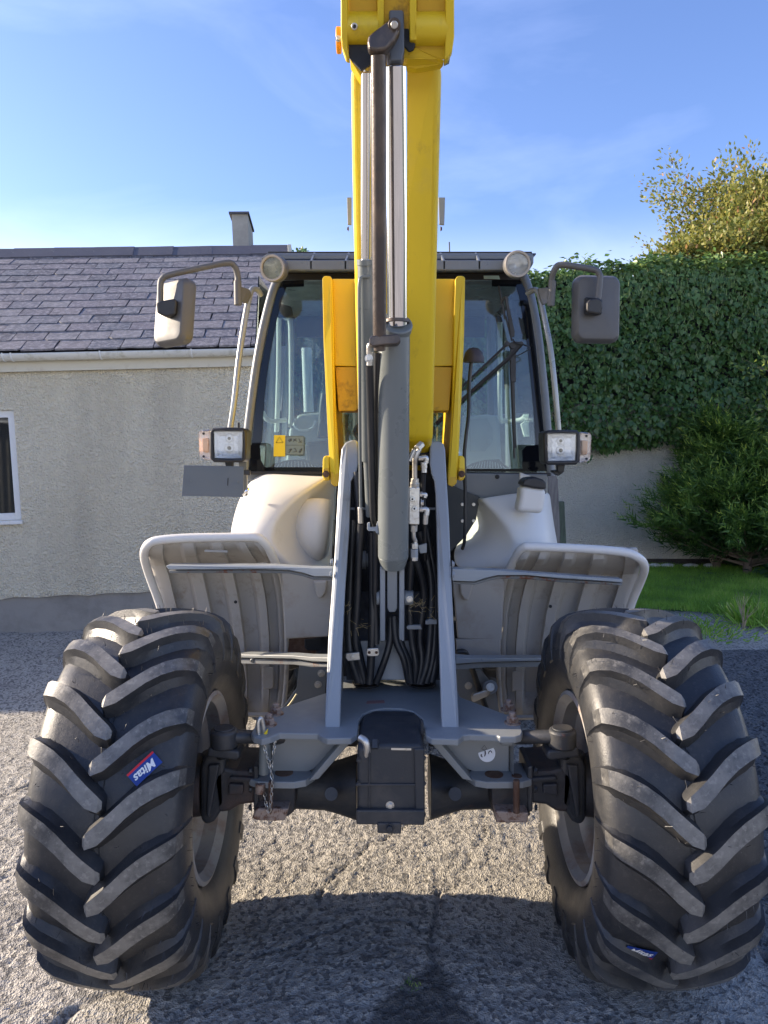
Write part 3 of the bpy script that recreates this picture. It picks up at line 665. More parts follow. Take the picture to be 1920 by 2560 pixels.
# conifer shrub: sprays of fine needles
CON = leafm('conifer_spray', (0.03, 0.085, 0.02), (0.16, 0.28, 0.045), (0.50, 0.60, 0.10), 0.35)
def conifer(name, cx_, cy_, hgt, rad, nb, label, seed, xs_=1.0):
    random.seed(seed); root = empty(name, (cx_, cy_, 0), label, 'conifer'); bm = bmesh.new()
    tube_bm(bm, [Vector((cx_, cy_, 0)), Vector((cx_, cy_, hgt * .9))], [.06, .01], 7)
    p, t, nn, s, r = [], [], [], [], []
    for b in range(nb):
        zf = random.random() ** 1.15; z0 = .12 + zf * hgt * .86; L = rad * (1.05 - zf * .78) * random.uniform(.7, 1.15)
        a = random.uniform(0, 2 * math.pi); d = Vector((math.cos(a) * xs_, math.sin(a), random.uniform(.15, .6))).normalized()
        q = Vector((cx_, cy_, z0)); pts = [q + d * L * k / 6 + Vector((0, 0, .10 * L * (k / 6) ** 2)) for k in range(7)]
        tube_bm(bm, pts, [.012 * (1 - k / 7) + .002 for k in range(7)], 4)
        for k in range(2, 7):
            nsp = 5 if k < 6 else 7
            for j in range(nsp):
                sd = (d + Vector((random.gauss(0, .38), random.gauss(0, .38), random.gauss(.3, .3)))).normalized(); Ls = random.uniform(.16, .34) * (1 if k > 3 else .8)
                base = pts[k] + Vector((random.gauss(0, .03), random.gauss(0, .03), random.gauss(0, .03))); pn = sd.cross(Vector((random.gauss(0, 1), random.gauss(0, 1), .4))).normalized()
                side = pn.cross(sd)
                for m_ in range(9):
                    f = m_ / 8; pp = base + sd * Ls * f
                    dr = (sd + side * (0.75 if m_ % 2 else -0.75) * (1 - .4 * f)).normalized() if m_ < 8 else sd
                    p.append(pp); t.append(dr); nn.append(pn + Vector((random.gauss(0, .5), random.gauss(0, .5), random.gauss(0, .5)))); s.append(Ls * random.uniform(.35, .5) * (1.1 - .5 * f)); r.append(min(1, max(0, (k / 6) ** 2 * (.35 + .5 * f) + random.gauss(0, .12))))
    link('trunk', bm2me(bm, 'trunk'), BARK, root, None, 60)
    o = scatter('foliage', [(-0.10, 0, 0), (0.10, 0.05, 0), (0.0, 1, 0.05)], [(0, 1, 2)], np.array(p), np.array(nn), np.array(t), np.array(s), CON, root, np.array(r)); tag(o, kind='stuff')
conifer('conifer_shrub', 4.65, 9.75, 1.45, 1.25, 210, 'feathery green conifer shrub sprawling in front of the white wall', 3, 1.15)
conifer('conifer_shrub', 4.45, 10.2, 2.15, .75, 130, 'taller dark conifer shrub against the ivy behind the sprawling one', 4)
conifer('conifer_shrub', 5.55, 9.8, 1.95, 1.1, 160, 'bright tipped conifer shrub at the right edge of the photo', 8)

# lawn
def lz(x, y): return 0.02 + 0.015 * np.sin(x * 1.3) + 0.0 * y
def lawn_near(x): return 7.75 - 0.36 * (x - 2.2) + 0.25 * (vnoise(x * 1.7, x * 0, 4) - .5)
lx = np.linspace(1.2, 9, 60); v = []; 
for x in lx:
    y0 = float(lawn_near(np.array([x]))[0])
    for k in range(12): y = y0 + (GWY - y0) * k / 11; v.append((x, y, 0.045 if k else -0.02))
f = [(i * 12 + k, (i + 1) * 12 + k, (i + 1) * 12 + k + 1, i * 12 + k + 1) for i in range(59) for k in range(11)]
LAWNG = mat('lawn_soil', (0.05, 0.09, 0.025), 0.95, c2=(0.08, 0.07, 0.03), sc2=10, thr=(.55, .7), var=.3, bump=.8)
tag(link('lawn', pyme('lawn', v, f), LAWNG), 'mown green lawn in front of the garden wall', 'lawn', kind='structure')
GRS = leafm('grass_blade', (0.14, 0.29, 0.03), (0.29, 0.50, 0.06), (0.50, 0.52, 0.16), 0.4)
NB = 95000; gx_ = rng.uniform(1.5, 7.0, NB); y0 = lawn_near(gx_); gy_ = y0 + rng.random(NB) ** 1.15 * (GWY - .35 - y0)
rag = rng.random(NB) < 0.03; gy_ = np.where(rag, y0 - rng.random(NB) * .12, gy_)
gpz = np.stack([gx_, gy_, np.full(NB, .04)], -1); clump = fbm(gx_ * 3, gy_ * 3, 3, 61)
g = scatter('grass', [(-0.06, 0, 0), (0.06, 0, 0), (0.0, 1, 0.1)], [(0, 1, 2)], gpz, np.tile([0, -1., .2], (NB, 1)) + rng.normal(0, .5, (NB, 3)), np.tile([0, 0, 1.], (NB, 1)) + rng.normal(0, .32, (NB, 3)), rng.uniform(.03, .065, NB) * (.6 + clump), GRS, rnd=np.clip(clump + rng.normal(-.05, .14, NB), 0, 1))
tag(g, 'short grass blades covering the lawn', 'grass', kind='stuff')
def tuft(cx_, cy_, n_, h, sp, m, name, label, cat, lean=.35, w=.045):
    a = rng.normal(0, sp, (n_, 2)); pp = np.stack([cx_ + a[:, 0], cy_ + a[:, 1], np.full(n_, .03)], -1)
    o = scatter(name, [(-w, 0, 0), (w, 0, 0), (w * .7, .6, .03), (-w * .7, .6, .03), (0, 1, .12)], [(0, 1, 2, 3), (3, 2, 4, 4)][:1], pp, np.tile([0, -1., .2], (n_, 1)) + rng.normal(0, .5, (n_, 3)), np.concatenate([a * 3, np.ones((n_, 1))], 1) + rng.normal(0, lean, (n_, 3)), rng.uniform(.6, 1.1, n_) * h, m)
    return tag(o, label, cat, kind='stuff')
q = PZ(1890, 1560, 0); tuft(q.x, q.y, 700, .30, .14, GRS, 'grass_tuft', 'tall grass tuft at the lawn edge by the right side', 'grass', w=.02)
q = PZ(1740, 1590, 0); tuft(q.x, q.y + .1, 500, .10, .22, GRS, 'grass_fringe', 'low weedy fringe where the lawn meets the concrete', 'grass', w=.06)
q = PZ(1030, 2485, 0); tuft(q.x, q.y, 34, .022, .018, CON, 'weed_tuft', 'tiny green weed growing in the dirt joint in the foreground', 'weed', w=.05)
# planting bed, whitewashed kerb stones
bedv = [(1.6, GWY - .42, .05), (9, GWY - .7, .05), (9, GWY, .09), (1.6, GWY, .09)]
tag(link('flower_bed', pyme('flower_bed', bedv, [(0, 1, 2, 3)]), SOIL), 'bare soil bed along the foot of the garden wall', 'bed', kind='structure')
kl = ['leftmost whitewashed edging stone between lawn and soil bed', 'second whitewashed edging stone from the left', 'third whitewashed edging stone from the left, long and flat', 'fourth whitewashed edging stone from the left under the conifer', 'rightmost whitewashed edging stone half hidden by the conifer']
for i, (px, w_) in enumerate(((1612, .22), (1640, .16), (1672, .2), (1730, .22), (1775, .14))):
    q = PZ(px, 1417, .06)
    bm = bmesh.new(); bmesh.ops.create_icosphere(bm, subdivisions=2, radius=.5)
    for v_ in bm.verts: v_.co = Vector((v_.co.x * w_, v_.co.y * .12, v_.co.z * .06)) * (1 + random.uniform(-.08, .08))
    tag(link('edging_stone', bm2me(bm, 'edging_stone'), STONEW, None, Matrix.Translation((q.x, GWY - .5, .07)), 60), kl[i], 'stone', 'edging stones along the bed')
# bare shrub and broad-leaved weeds
random.seed(31)
q = PZ(1787, 1420, 0.04); bs = empty('bare_shrub', q, 'small leafless shrub with pale dry stems at the lawn edge', 'shrub'); bm = bmesh.new(); e_ = []
for k in range(9): branches(bm, q, (random.uniform(-.5, .5), random.uniform(-.4, .3), 1), random.uniform(.4, .72), .011, 1, e_, .22, .35, 5, 2)
link('stem', bm2me(bm, 'stem'), TWIG, bs, None, 60)
q2 = PZ(1858, 1575, 0.03); bs = empty('dry_weed', q2, 'dried brown seeded weed stalk beside the tall grass tuft', 'weed'); bm = bmesh.new(); e_ = []
for k in range(5): branches(bm, q2, (random.uniform(-.2, .2), random.uniform(-.2, .2), 1), random.uniform(.22, .32), .005, 1, e_, .3, .3, 5, 3)
link('stem', bm2me(bm, 'stem'), TWIG, bs, None, 60)
DOCK = leafm('dock_leaf', (0.03, 0.085, 0.03), (0.07, 0.15, 0.06), None, .25)
dv = [(0, 0, 0), (.2, .3, .06), (.24, .6, .07), (0, 1., -.06), (-.24, .6, .07), (-.2, .3, .06), (0, .5, 0)]
def broad(cx_, cy_, n_, sp, s, label):
    a = rng.normal(0, sp, (n_, 2)); pp = np.stack([cx_ + a[:, 0], cy_ + a[:, 1], np.abs(rng.normal(.08, .06, n_)) + .05], -1)
    o = scatter('broad_leaved_weed', dv, [(0, 1, 2, 6), (6, 2, 3, 4), (0, 6, 4, 5)], pp, np.tile([0, -.5, 1.], (n_, 1)) + rng.normal(0, .35, (n_, 3)), np.concatenate([a * 5, np.full((n_, 1), .25)], 1) + rng.normal(0, .3, (n_, 3)), rng.uniform(.6, 1.2, n_) * s, DOCK)
    tag(o, label, 'weed', kind='stuff')
broad(q.x + .55, q.y + .1, 70, .17, .17, 'broad leaved green weeds right of the bare shrub'); broad(4.95, 9.6, 60, .2, .18, 'broad leaved weeds under the conifer at the right edge')
q = P(1540, 1390, GWY - .25); broad(q.x, q.y, 10, .06, .14, 'few ragged leaves at the foot of the white wall by the post')
# posts behind the machine
pl = P(1378, 1200, 8.0)
slabp('fence_post', [(1372, 1190), (1378, 1183), (1390, 1187), (1395, 1200), (1400, 1330), (1404, 1480), (1378, 1480)], .06, WOOD, Y=6.9)
tag(bpy.data.objects['fence_post'], 'weathered grey rounded wooden post behind the filler tank', 'post', 'posts behind the machine')
slabp('fence_post', [(1394, 1255), (1411, 1254), (1420, 1450), (1400, 1450)], .08, WOODG, Y=7.4)
tag(bpy.data.objects['fence_post.001'], 'green stained square post in front of the white wall', 'post', 'posts behind the machine')

# shed opposite (seen only as a reflection in glass and chrome)
sh = empty('farm_shed', (-12, -6.8, 0), 'long corrugated farm shed opposite the cottage', 'shed')
def corr(name, x0, x1, z0, z1, y, m, lean=0.0, lean2=0.0):
    n_ = int((x1 - x0) / .035); v = []; 
    for i in range(n_ + 1):
        x = x0 + (x1 - x0) * i / n_; o_ = .022 * math.sin(i * math.pi / 2.5)
        v += [(x, y + o_, z0), (x, y + o_ - lean, z1)]
    link(name, pyme(name, v, [(2 * i, 2 * i + 2, 2 * i + 3, 2 * i + 1) for i in range(n_)]), m, sh)
corr('wall', -26, -5, 0, 2.3, -6.8, mat('grey_cladding', (0.10, 0.11, 0.11), .6, c2=(.05, .05, .05)))
corr('roof', -26.4, -4.7, 2.33, 4.0, -6.5, mat('corrugated_roofing', (0.26, 0.27, 0.26), .6), 5.0)

# ================================================================== THE MACHINE
mach = empty('telehandler', (0.03, 2.4, 0), 'grey and white wheeled telehandler with raised yellow boom facing the camera', 'telehandler')
XL, XR, WY, WZ = -0.735, 0.787, 2.40, 0.556
# ---- wheels
carc = [(-.168, .292), (-.19, .315), (-.207, .36), (-.214, .41), (-.211, .45), (-.200, .483), (-.18, .503), (-.14, .513), (-.07, .519), (0, .521),
        (.07, .519), (.14, .513), (.18, .503), (.200, .483), (.211, .45), (.214, .41), (.207, .36), (.19, .315), (.168, .292)]
TY = lathe_me('tyre', carc, 72); 
for p_ in TY.polygons: p_.use_smooth = True
TY.materials.append(TYRE)
rimp = [(-.175, .296), (-.182, .296), (-.186, .283), (-.172, .274), (-.16, .262), (-.115, .260), (-.10, .240), (-.085, .228), (.01, .224), (.028, .205), (.05, .19), (.05, .0), (.062, .0), (.062, .2), (.035, .236), (.10, .245), (.13, .262), (.172, .272), (.186, .283), (.182, .296), (.175, .296)]
RIM = lathe_me('wheel', rimp, 64); RIM.materials.append(RIMM)
for p_ in RIM.polygons: p_.use_smooth = True
RIM.set_sharp_from_angle(angle=R(40))
def crown(u):
    a = abs(u)
    us = [0, .07, .14, .18, .200, .211, .214, .21]; rs = [.521, .519, .513, .503, .483, .45, .41, .37]
    return float(np.interp(a, us, rs))
def surf(u, phi, h):
    "point on the tyre: u across, phi angle from forward (towards -Y) upwards, h height over the carcass"
    r = crown(u) + h; ax = 1 if u > 0 else -1
    return Vector((u, -r * math.cos(phi), r * math.sin(phi)))
def lug_mesh(sgn):
    # stations: (s, u_out, rise_deg, height, half width top (m), half width base (m))
    st = [(-.022, -1.6, .034, .009, .023), (-.013, -1.4, .043, .0185, .035), (.018, .5, .045, .0255, .045), (.05, 3.4, .0455, .0255, .049), (.085, 6.9, .0455, .0245, .052),
          (.12, 9.7, .045, .0235, .052), (.155, 11.8, .044, .0230, .050), (.185, 13.3, .041, .0235, .045), (.2035, 14.3, .031, .022, .038), (.2125, 15.0, .018, .024, .037), (.2165, 15.5, .007, .025, .035), (.216, 15.9, -.002, .026, .033)]
    rad = [None] * len(st); v = []
    for i, (u, deg, h, wt_, wb_2) in enumerate(st):
        c = R(deg)
        if i >= 8:  # wrap onto the sidewall: heights measured outwards
            base_r = [.486, .462, .430, .395][i - 8]; uo = [.2035, .2135, .2185, .2165][i - 8]; ub = [.196, .205, .2105, .210][i - 8]
            top_r = [.521, .486, .445, .400][i - 8]
            for dphi, rr, uu in ((-wb_2, base_r, ub), (-wt_ - .003, (base_r + top_r) / 2, (uo + ub) / 2), (-wt_, top_r, uo), (wt_, top_r, uo), (wt_ + .003, (base_r + top_r) / 2, (uo + ub) / 2), (wb_2, base_r, ub)):
                a = c + dphi / .54; v.append((uu * sgn, -rr * math.cos(a), rr * math.sin(a)))
        else:
            cr = crown(u)
            for dphi, hh in ((-wb_2, -.004), (-wt_ - .004, h * .45), (-wt_, h), (wt_, h), (wt_ + .005, h * .45), (wb_2, -.004)):
                a = c + dphi / .54; rr = cr + hh; v.append((u * sgn, -rr * math.cos(a), rr * math.sin(a)))
    f = []; k = 6
    for i in range(len(st) - 1):
        for j in range(k - 1): f.append((i * k + j, i * k + j + 1, (i + 1) * k + j + 1, (i + 1) * k + j))
    f += [tuple(range(k)), tuple(range(len(st) * k - 1, len(st) * k - 1 - k, -1))]
    me = pyme('tread_lug', v, f)
    for p_ in me.polygons: p_.use_smooth = True
    me.materials.append(TYRE); me.materials.append(LUG)
    for i in range(len(st) - 1): me.polygons[i * (k - 1) + 2].material_index = 1 if i < 9 else 0
    me.set_sharp_from_angle(angle=R(24)); return me
LUGM = {s: lug_mesh(s) for s in (-1, 1)}
# fine spew hairs on the lugs
def hair_mesh(seed):
    r = random.Random(seed); bm = bmesh.new()
    for s in (-1, 1):
        for k in range(20):
            ph0 = R(18 * k + (16 if s > 0 else 7) + 3)
            for j in range(7):
                u = r.uniform(.0, .2); rise = np.interp(u, [0, .05, .085, .12, .155, .2], [0, 3.4, 6.9, 9.7, 11.8, 14])
                a = ph0 + R(rise) + r.choice((-1, 1)) * .024 / .54; rr = crown(u) + r.uniform(.03, .041)
                p = Vector((u * s, -rr * math.cos(a), rr * math.sin(a))); nrm_ = Vector((0, -math.cos(a), math.sin(a)))
                d_ = (nrm_ + Vector((r.gauss(0, .3), r.gauss(0, .3), r.gauss(0, .3)))).normalized()
                tube_bm(bm, [p, p + d_ * r.uniform(.010, .024)], [.0011, .0006], 3)
    for k in range(70):
        a = r.uniform(0, 2 * math.pi)
        for s in (-1, 1):
            p = Vector((.212 * s, -.435 * math.cos(a), .435 * math.sin(a))); tube_bm(bm, [p, p + Vector((s, r.gauss(0, .3), r.gauss(0, .3))).normalized() * .014], [.0008, .0005], 3)
    return bm2me(bm, 'rubber_hairs')
HAIR = hair_mesh(3)
# mould line flash running down the centre
def flash():
    bm = bmesh.new(); r = random.Random(4)
    for off_ in (-.006, .009):
        for k in range(40):
            a0 = 2 * math.pi * k / 40; pts = []
            for j in range(7):
                a = a0 + j * 2 * math.pi / 40 / 6.0 * .95; u = off_ + r.gauss(0, .0025); rr = .5222 + .001
                pts.append(Vector((u, -rr * math.cos(a), rr * math.sin(a))))
            tube_bm(bm, pts, .0012, 3)
    return bm2me(bm, 'mould_flash')
FLASH = flash()
def sticker(u, phi, ang, tyre_o, mw):
    "tyre sticker with its white word: ang turns it in the tangent plane"
    r = .5235; o = Vector((u, -r * math.cos(phi), r * math.sin(phi))); nz = Vector((-.15 if u > 0 else .15, -math.cos(phi), math.sin(phi))) if 0 else Vector((0, -math.cos(phi), math.sin(phi)))
    xx = Vector((1, 0, 0)); yy = nz.cross(xx)
    M = Matrix((xx, yy, nz)).transposed().to_4x4(); M = mw @ Matrix.Translation(o) @ M @ Matrix.Rotation(ang, 4, 'Z')
    def curved(x0, x1, y0, y1, z, m, name, par):
        n_ = 8; v = []; ca, sa = math.cos(ang), math.sin(ang)
        for i in range(n_ + 1):
            for j in range(5):
                x, y = x0 + (x1 - x0) * i / n_, y0 + (y1 - y0) * j / 4
                yl = x * sa + y * ca; xl = x * ca - y * sa
                uu = u + xl; drop = (math.sqrt(max(r * r - yl * yl, 0)) - r) + (crown(uu) - crown(u))
                v.append((x, y, z + drop))
        f = [(i * 5 + j, (i + 1) * 5 + j, (i + 1) * 5 + j + 1, i * 5 + j + 1) for i in range(n_) for j in range(4)]
        return link(name, pyme(name, v, f), m, par, M, 60)
    W_, H_ = .084, .040
    b = curved(-W_ / 2, W_ / 2, -H_ / 2, H_ / 2, .0005, BLUE, 'sticker', tyre_o)
    n_ = 8
    curved(-W_ / 2, W_ / 2, -H_ / 2, -H_ / 2 + .006, .0011, REDM, 'sticker_stripe', tyre_o)
    cu = bpy.data.curves.new('word', 'FONT'); cu.body = 'Mitas'; cu.size = .030; cu.align_x = 'CENTER'; cu.align_y = 'CENTER'; cu.shear = .3; cu.offset = .0008; cu.resolution_u = 4
    t = bpy.data.objects.new('t', cu); COL.objects.link(t); dg = bpy.context.evaluated_depsgraph_get()
    me = bpy.data.meshes.new_from_object(t.evaluated_get(dg)); bpy.data.objects.remove(t)
    for v_ in me.vertices:
        x, y = v_.co.x, v_.co.y + .003; yl = x * math.sin(ang) + y * math.cos(ang); xl = x * math.cos(ang) - y * math.sin(ang)
        v_.co = Vector((x, y, .0018 + math.sqrt(max(r * r - yl * yl, 0)) - r + crown(u + xl) - crown(u)))
    me.materials.clear(); link('sticker_word', me, STW, tyre_o, M)
def wheel(x, y, outer, front=True):
    mw = Matrix.Translation((x, y, WZ)); w = link('wheel', RIM, None, mach, mw @ Matrix.Rotation(0 if outer > 0 else math.pi, 4, 'Z'))
    t = link('tyre', TY, None, w, mw)
    for s in (-1, 1):
        ph = 16.0 if s == outer else 7.0
        for k in range(20):
            a = R(18 * k + ph + 4.6)
            link('tread_lug', LUGM[s], None, w, mw @ Matrix.Rotation(-a, 4, 'X'))
    if front:
        tag(link('mould_flash', FLASH, TYRE, w, mw), kind='stuff')
        hm = HAIR if outer > 0 else HAIR
        h_ = link('rubber_hairs', hm, TYRE, w, mw); tag(h_, kind='stuff')
        hb_ = link('hub', lathe_me('hub', [(.05, .001), (.05, .15), (-.03, .15), (-.045, .135), (-.10, .13), (-.115, .10), (-.16, .095), (-.165, .001)], 36), CASTR, w, mw @ Matrix.Rotation(0 if outer > 0 else math.pi, 4, 'Z'), 35, .004)
        # hub side seen from the inside
        for k in range(8):
            a = 2 * math.pi * k / 8
            bolt(Vector((x + outer * .045, y + .175 * math.cos(a), WZ + .175 * math.sin(a))), (-outer, 0, 0), .014, RUST, w)
    return w, mw
wl, ml = wheel(XL, WY, -1); wr, mr = wheel(XR, WY, 1)
wheel(XL, 4.75, -1, False); wheel(XR, 4.75, 1, False)
sticker(.112, R(28.5), R(-134), wl, ml); sticker(-.106, R(-29.5), R(-14), wr, mr)

# ---- front axle
axle = slabp('axle_housing', [(893, 1870), (935, 1862), (1053, 1862), (1062, 1880), (1063, 2060), (893, 2060)], .30, CAST, mach, Y=2.19, bevel=.012, seg=3)
slabp('differential_cover', [(905, 1797, 2.40), (920, 1790, 2.42), (1040, 1791, 2.42), (1053, 1798, 2.40), (1056, 1858, 2.24), (1050, 1866, 2.22), (935, 1868, 2.22), (903, 1861, 2.24)], (0, .12, -.02), CAST, mach, bevel=.008)
slabp('lower_casting', [(890, 2026), (1062, 2026), (1061, 2064), (891, 2062)], .02, CAST, axle, Y=2.172, bevel=.004)
slabp('drain_boss', [(943, 2058), (1003, 2058), (1003, 2086), (943, 2084)], .03, CAST, axle, Y=2.165, bevel=.004)
bolt(P(974, 2070, 2.165), (0, -1, 0), .010, CAST, axle, 'drain_plug'); bolt(P(975, 2013, 2.19), (0, -1, 0), .009, ZINC, axle, 'level_plug')
for px, py in ((898, 1900), (898, 1958), (1058, 1895), (1058, 1958), (898, 2030), (1058, 2035)): bolt(P(px, py, 2.19), (0, -1, 0), .006, CAST, axle)
slabp('casting_step', [(889, 1960), (1063, 1960), (1063, 1966), (889, 1966)], .01, CAST, axle, Y=2.184, bevel=.002)
slabp('casting_rib', [(921, 1868), (925, 1868), (925, 2026), (921, 2026)], .01, CAST, axle, Y=2.184, bevel=.002)
slabp('casting_shoulder', [(1035, 1872), (1060, 1872), (1061, 2030), (1039, 2030)], .01, CAST, axle, Y=2.182, bevel=.004)
slabp('bleed_pipe', [(1052, 1800), (1059, 1806), (1059, 1870), (1052, 1870)], .02, CAST, axle, Y=2.30, bevel=.003)
slabp('plate_tag', [(978, 1870), (1028, 1871), (1028, 1876), (978, 1875)], .002, ZINC, axle, Y=2.186, bevel=0)
tubep('breather_pipe', [(916, 1888, 2.2), (918, 1868, 2.19), (912, 1852, 2.19), (900, 1845, 2.2)], .011, ZINC, axle)
tubep('vent_stub', [(937, 1872, 2.185), (937, 1850, 2.2)], .011, CAST, axle)
def arm(sg, X):   # X(px) mirrors for the right side
    # tapered axle tube
    pr = [(893, 1925, 2030), (840, 1905, 2018), (790, 1910, 2016), (740, 1925, 2020), (735, 1910, 2026)]
    a = P(X(893), 1966, 2.46); b = P(X(735), 1966, 2.46)
    bm = bmesh.new(); tube_bm(bm, [a, a.lerp(b, .25), a.lerp(b, .5), a.lerp(b, .95), b], [.105, .088, .074, .070, .078], 24)
    link('axle_tube', bm2me(bm, 'axle_tube'), CAST, mach, None, 40, .003)
    cylp('tube_plug', (X(828), 1985, 2.27), (X(828), 1985, 2.35), 17, CAST, mach)
    slabp('spring_seat', [(X(640), 1960), (X(738), 1960), (X(735), 2030), (X(720), 2042), (X(640), 2042)], .10, CASTR, mach, Y=2.30, bevel=.006)
    slabp('foot_pad', [(X(640), 2022), (X(722), 2022), (X(712), 2052), (X(685), 2054), (X(640), 2052), (X(629), 2046)] if sg < 0 else [(1238, 2028), (1322, 2032), (1320, 2058), (1240, 2058)], .16, RUSTB, mach, Y=2.25, bevel=.005)
    # end casting and knuckle
    slabp('axle_end', [(X(640), 1928), (X(590), 1926), (X(560), 1918), (X(530), 1940), (X(520), 2000), (X(548), 2034), (X(575), 2030), (X(600), 2014), (X(640), 2010)], .2, CASTR, mach, Y=2.30, bevel=.012, seg=2)
    slabp('casting_rib', [(X(636), 1946), (X(575), 1942), (X(572), 1952), (X(636), 1956)], .03, CASTR, mach, Y=2.285, bevel=.004)
    slabp('casting_pad', [(X(608), 1962), (X(572), 1960), (X(570), 1990), (X(608), 1986)], .03, CASTR, mach, Y=2.285, bevel=.005)
    slabp('end_flange', [(X(646), 1918), (X(634), 1914), (X(634), 2030), (X(646), 2030)], .16, CAST, mach, Y=2.29, bevel=.004)
    for yy in (1926, 1972, 2018): bolt(P(X(629), yy, 2.30), (-1 if X(629) < 983 else 1, -.3, 0), .009, CAST, mach)
    cylp('king_pin_cap', (X(535), 1896, 2.36), (X(535), 1880, 2.36), 30, CAST, mach, bevel=.004)
    slabp('knuckle_rib', [(X(548), 1912), (X(520), 1914), (X(514), 2040), (X(524), 2046)], .03, CAST, mach, Y=2.285, bevel=.006)
    k = slabp('steering_knuckle', [(X(562), 1885), (X(512), 1890), (X(500), 1920), (X(500), 2050), (X(514), 2066), (X(535), 2056), (X(552), 2030), (X(566), 2010)], .22, CAST, mach, Y=2.3, bevel=.02, seg=3)
    slabp('knuckle_arm', [(X(596), 1878), (X(520), 1870), (X(515), 1893), (X(590), 1902), (X(600), 1895)], .08, CAST, k, Y=2.25, bevel=.012, seg=3)
    bolt(P(X(556), 1896, 2.3), (0, 0, 1), .012, CAST, k)
    cylp('ball_joint', (X(560), 1868, 2.28), (X(560), 1822, 2.28), 34, CAST, k, bevel=.008)
    cylp('ball_joint_cap', (X(560), 1823, 2.28), (X(560), 1818, 2.28), 26, CAST, k, bevel=.002)
    tubep('track_rod', [(X(575), 1842, 2.28), (X(630), 1842, 2.30), (X(700), 1845, 2.36), (X(890), 1850, 2.45)], .021, CAST, mach, n=1, seg=16)
arm(-1, lambda p: p); arm(1, lambda p: 1966 - p)
cylp('retaining_pin', (1291, 1950, 2.245), (1291, 2032, 2.245), 8, RUST, mach)

# ---- front frame
ZT = 0.775
def plate_z(name, pts, z, th, m, parent, bevel=.002, **k):
    return slab(name, [PZ(p[0], p[1], z) for p in pts], (0, 0, -th), m, parent, bevel=bevel, **k)
top = [(628, 1832), (634, 1842), (655, 1848), (678, 1842), (700, 1832), (795, 1834), (806, 1842), (818, 1846), (878, 1845), (893, 1834), (897, 1800), (908, 1785), (930, 1775), (960, 1770), (1005, 1771), (1035, 1779), (1055, 1796), (1062, 1818), (1066, 1838), (1078, 1846), (1146, 1848), (1158, 1838), (1175, 1836), (1242, 1838), (1250, 1842), (1290, 1842), (1303, 1838), (1307, 1830), (1303, 1815), (1290, 1795), (1150, 1742), (1128, 1690), (845, 1690), (820, 1730), (684, 1775), (645, 1800)]
fr = plate_z('front_frame', top, ZT, .021, FRAMEG, mach, .004)
# faded red marking
plate_z('red_marking', [(918, 1752), (960, 1750), (962, 1757), (916, 1759)], ZT + .001, .0008, REDF, fr, 0)
def fplate(sg, X, dx=0):
    q = lambda l: [(X(a), b) for a, b in l]
    slabp('gusset_plate', q([(680, 1844), (866, 1844), (784, 1924), (760, 1932), (680, 1932)]), .02, FRAMEG, fr, Y=2.345, bevel=.003)
    slab('end_gusset', [P(X(681), 1846, 2.36), P(X(668), 1848, 2.31), P(X(668), 1945, 2.31), P(X(681), 1940, 2.36)], (0, .012, 0), FRAMEG, fr)
    # sloping flange
    a = [P(X(860), 1848, 2.29), P(X(884), 1848, 2.29), P(X(796), 1948, 2.29), P(X(770), 1954, 2.29)]
    slab('sloping_flange', a, (0, .13, 0), FRAMEG, fr, .003)
    low = [(618, 1934), (624, 1948), (645, 1954), (735, 1955), (765, 1950), (788, 1935), (760, 1915), (640, 1905), (632, 1915)]
    zl = P(640, 1950, 2.28).z
    plate_z('lower_plate', q(low), zl, .022, FRAMEG, fr, .003)
fplate(-1, lambda p: p); fplate(1, lambda p: 1953 - p)
zl = P(640, 1950, 2.28).z
# worn plate holes
for px, py, r_ in ((1235, 1936, .036), (1292, 1940, .020), (710, 1932, .036)):
    q = PZ(px, py, zl); cyl('plate_hole', q + Vector((0, 0, -.0)), q + Vector((0, 0, .0015)), r_ * .8, RUST, fr, bevel=0)
slabp('pad_boss', [(1253, 1850), (1297, 1850), (1297, 1866), (1253, 1868)], .05, FRAMEG, fr, Y=2.325, bevel=.008)
for px, py in ((690, 1785), (672, 1812), (1271, 1775), (1281, 1808)): bolt(PZ(px, py, ZT), (0, 0, 1), .0185, RUSTB, fr, 'frame_bolt', h=.95, shank=.013)
# round warning sticker
st = cyl('round_sticker', P(1217, 1883, 2.3435), P(1217, 1883, 2.3415), .0265, STW, fr, bevel=0, seg=40)
tubep('hook_symbol', [(1213, 1878, 2.3405), (1213, 1886, 2.3405), (1209, 1893, 2.3405), (1203, 1890, 2.3405), (1204, 1886, 2.3405)], .0022, STB, st, n=3, seg=5)
tubep('ring_symbol', [(1224, 1896, 2.3405), (1226, 1889, 2.3405), (1221, 1883, 2.3405), (1226, 1877, 2.3405), (1230, 1883, 2.3405), (1227, 1889, 2.3405), (1231, 1897, 2.3405)], .0013, STB, st, n=3, seg=4)
tubep('outline_symbol', [(1204, 1872, 2.3405), (1211, 1863, 2.3405), (1217, 1872, 2.3405), (1212, 1876, 2.3405), (1204, 1872, 2.3405)], .0006, STB, st, n=1, seg=4)
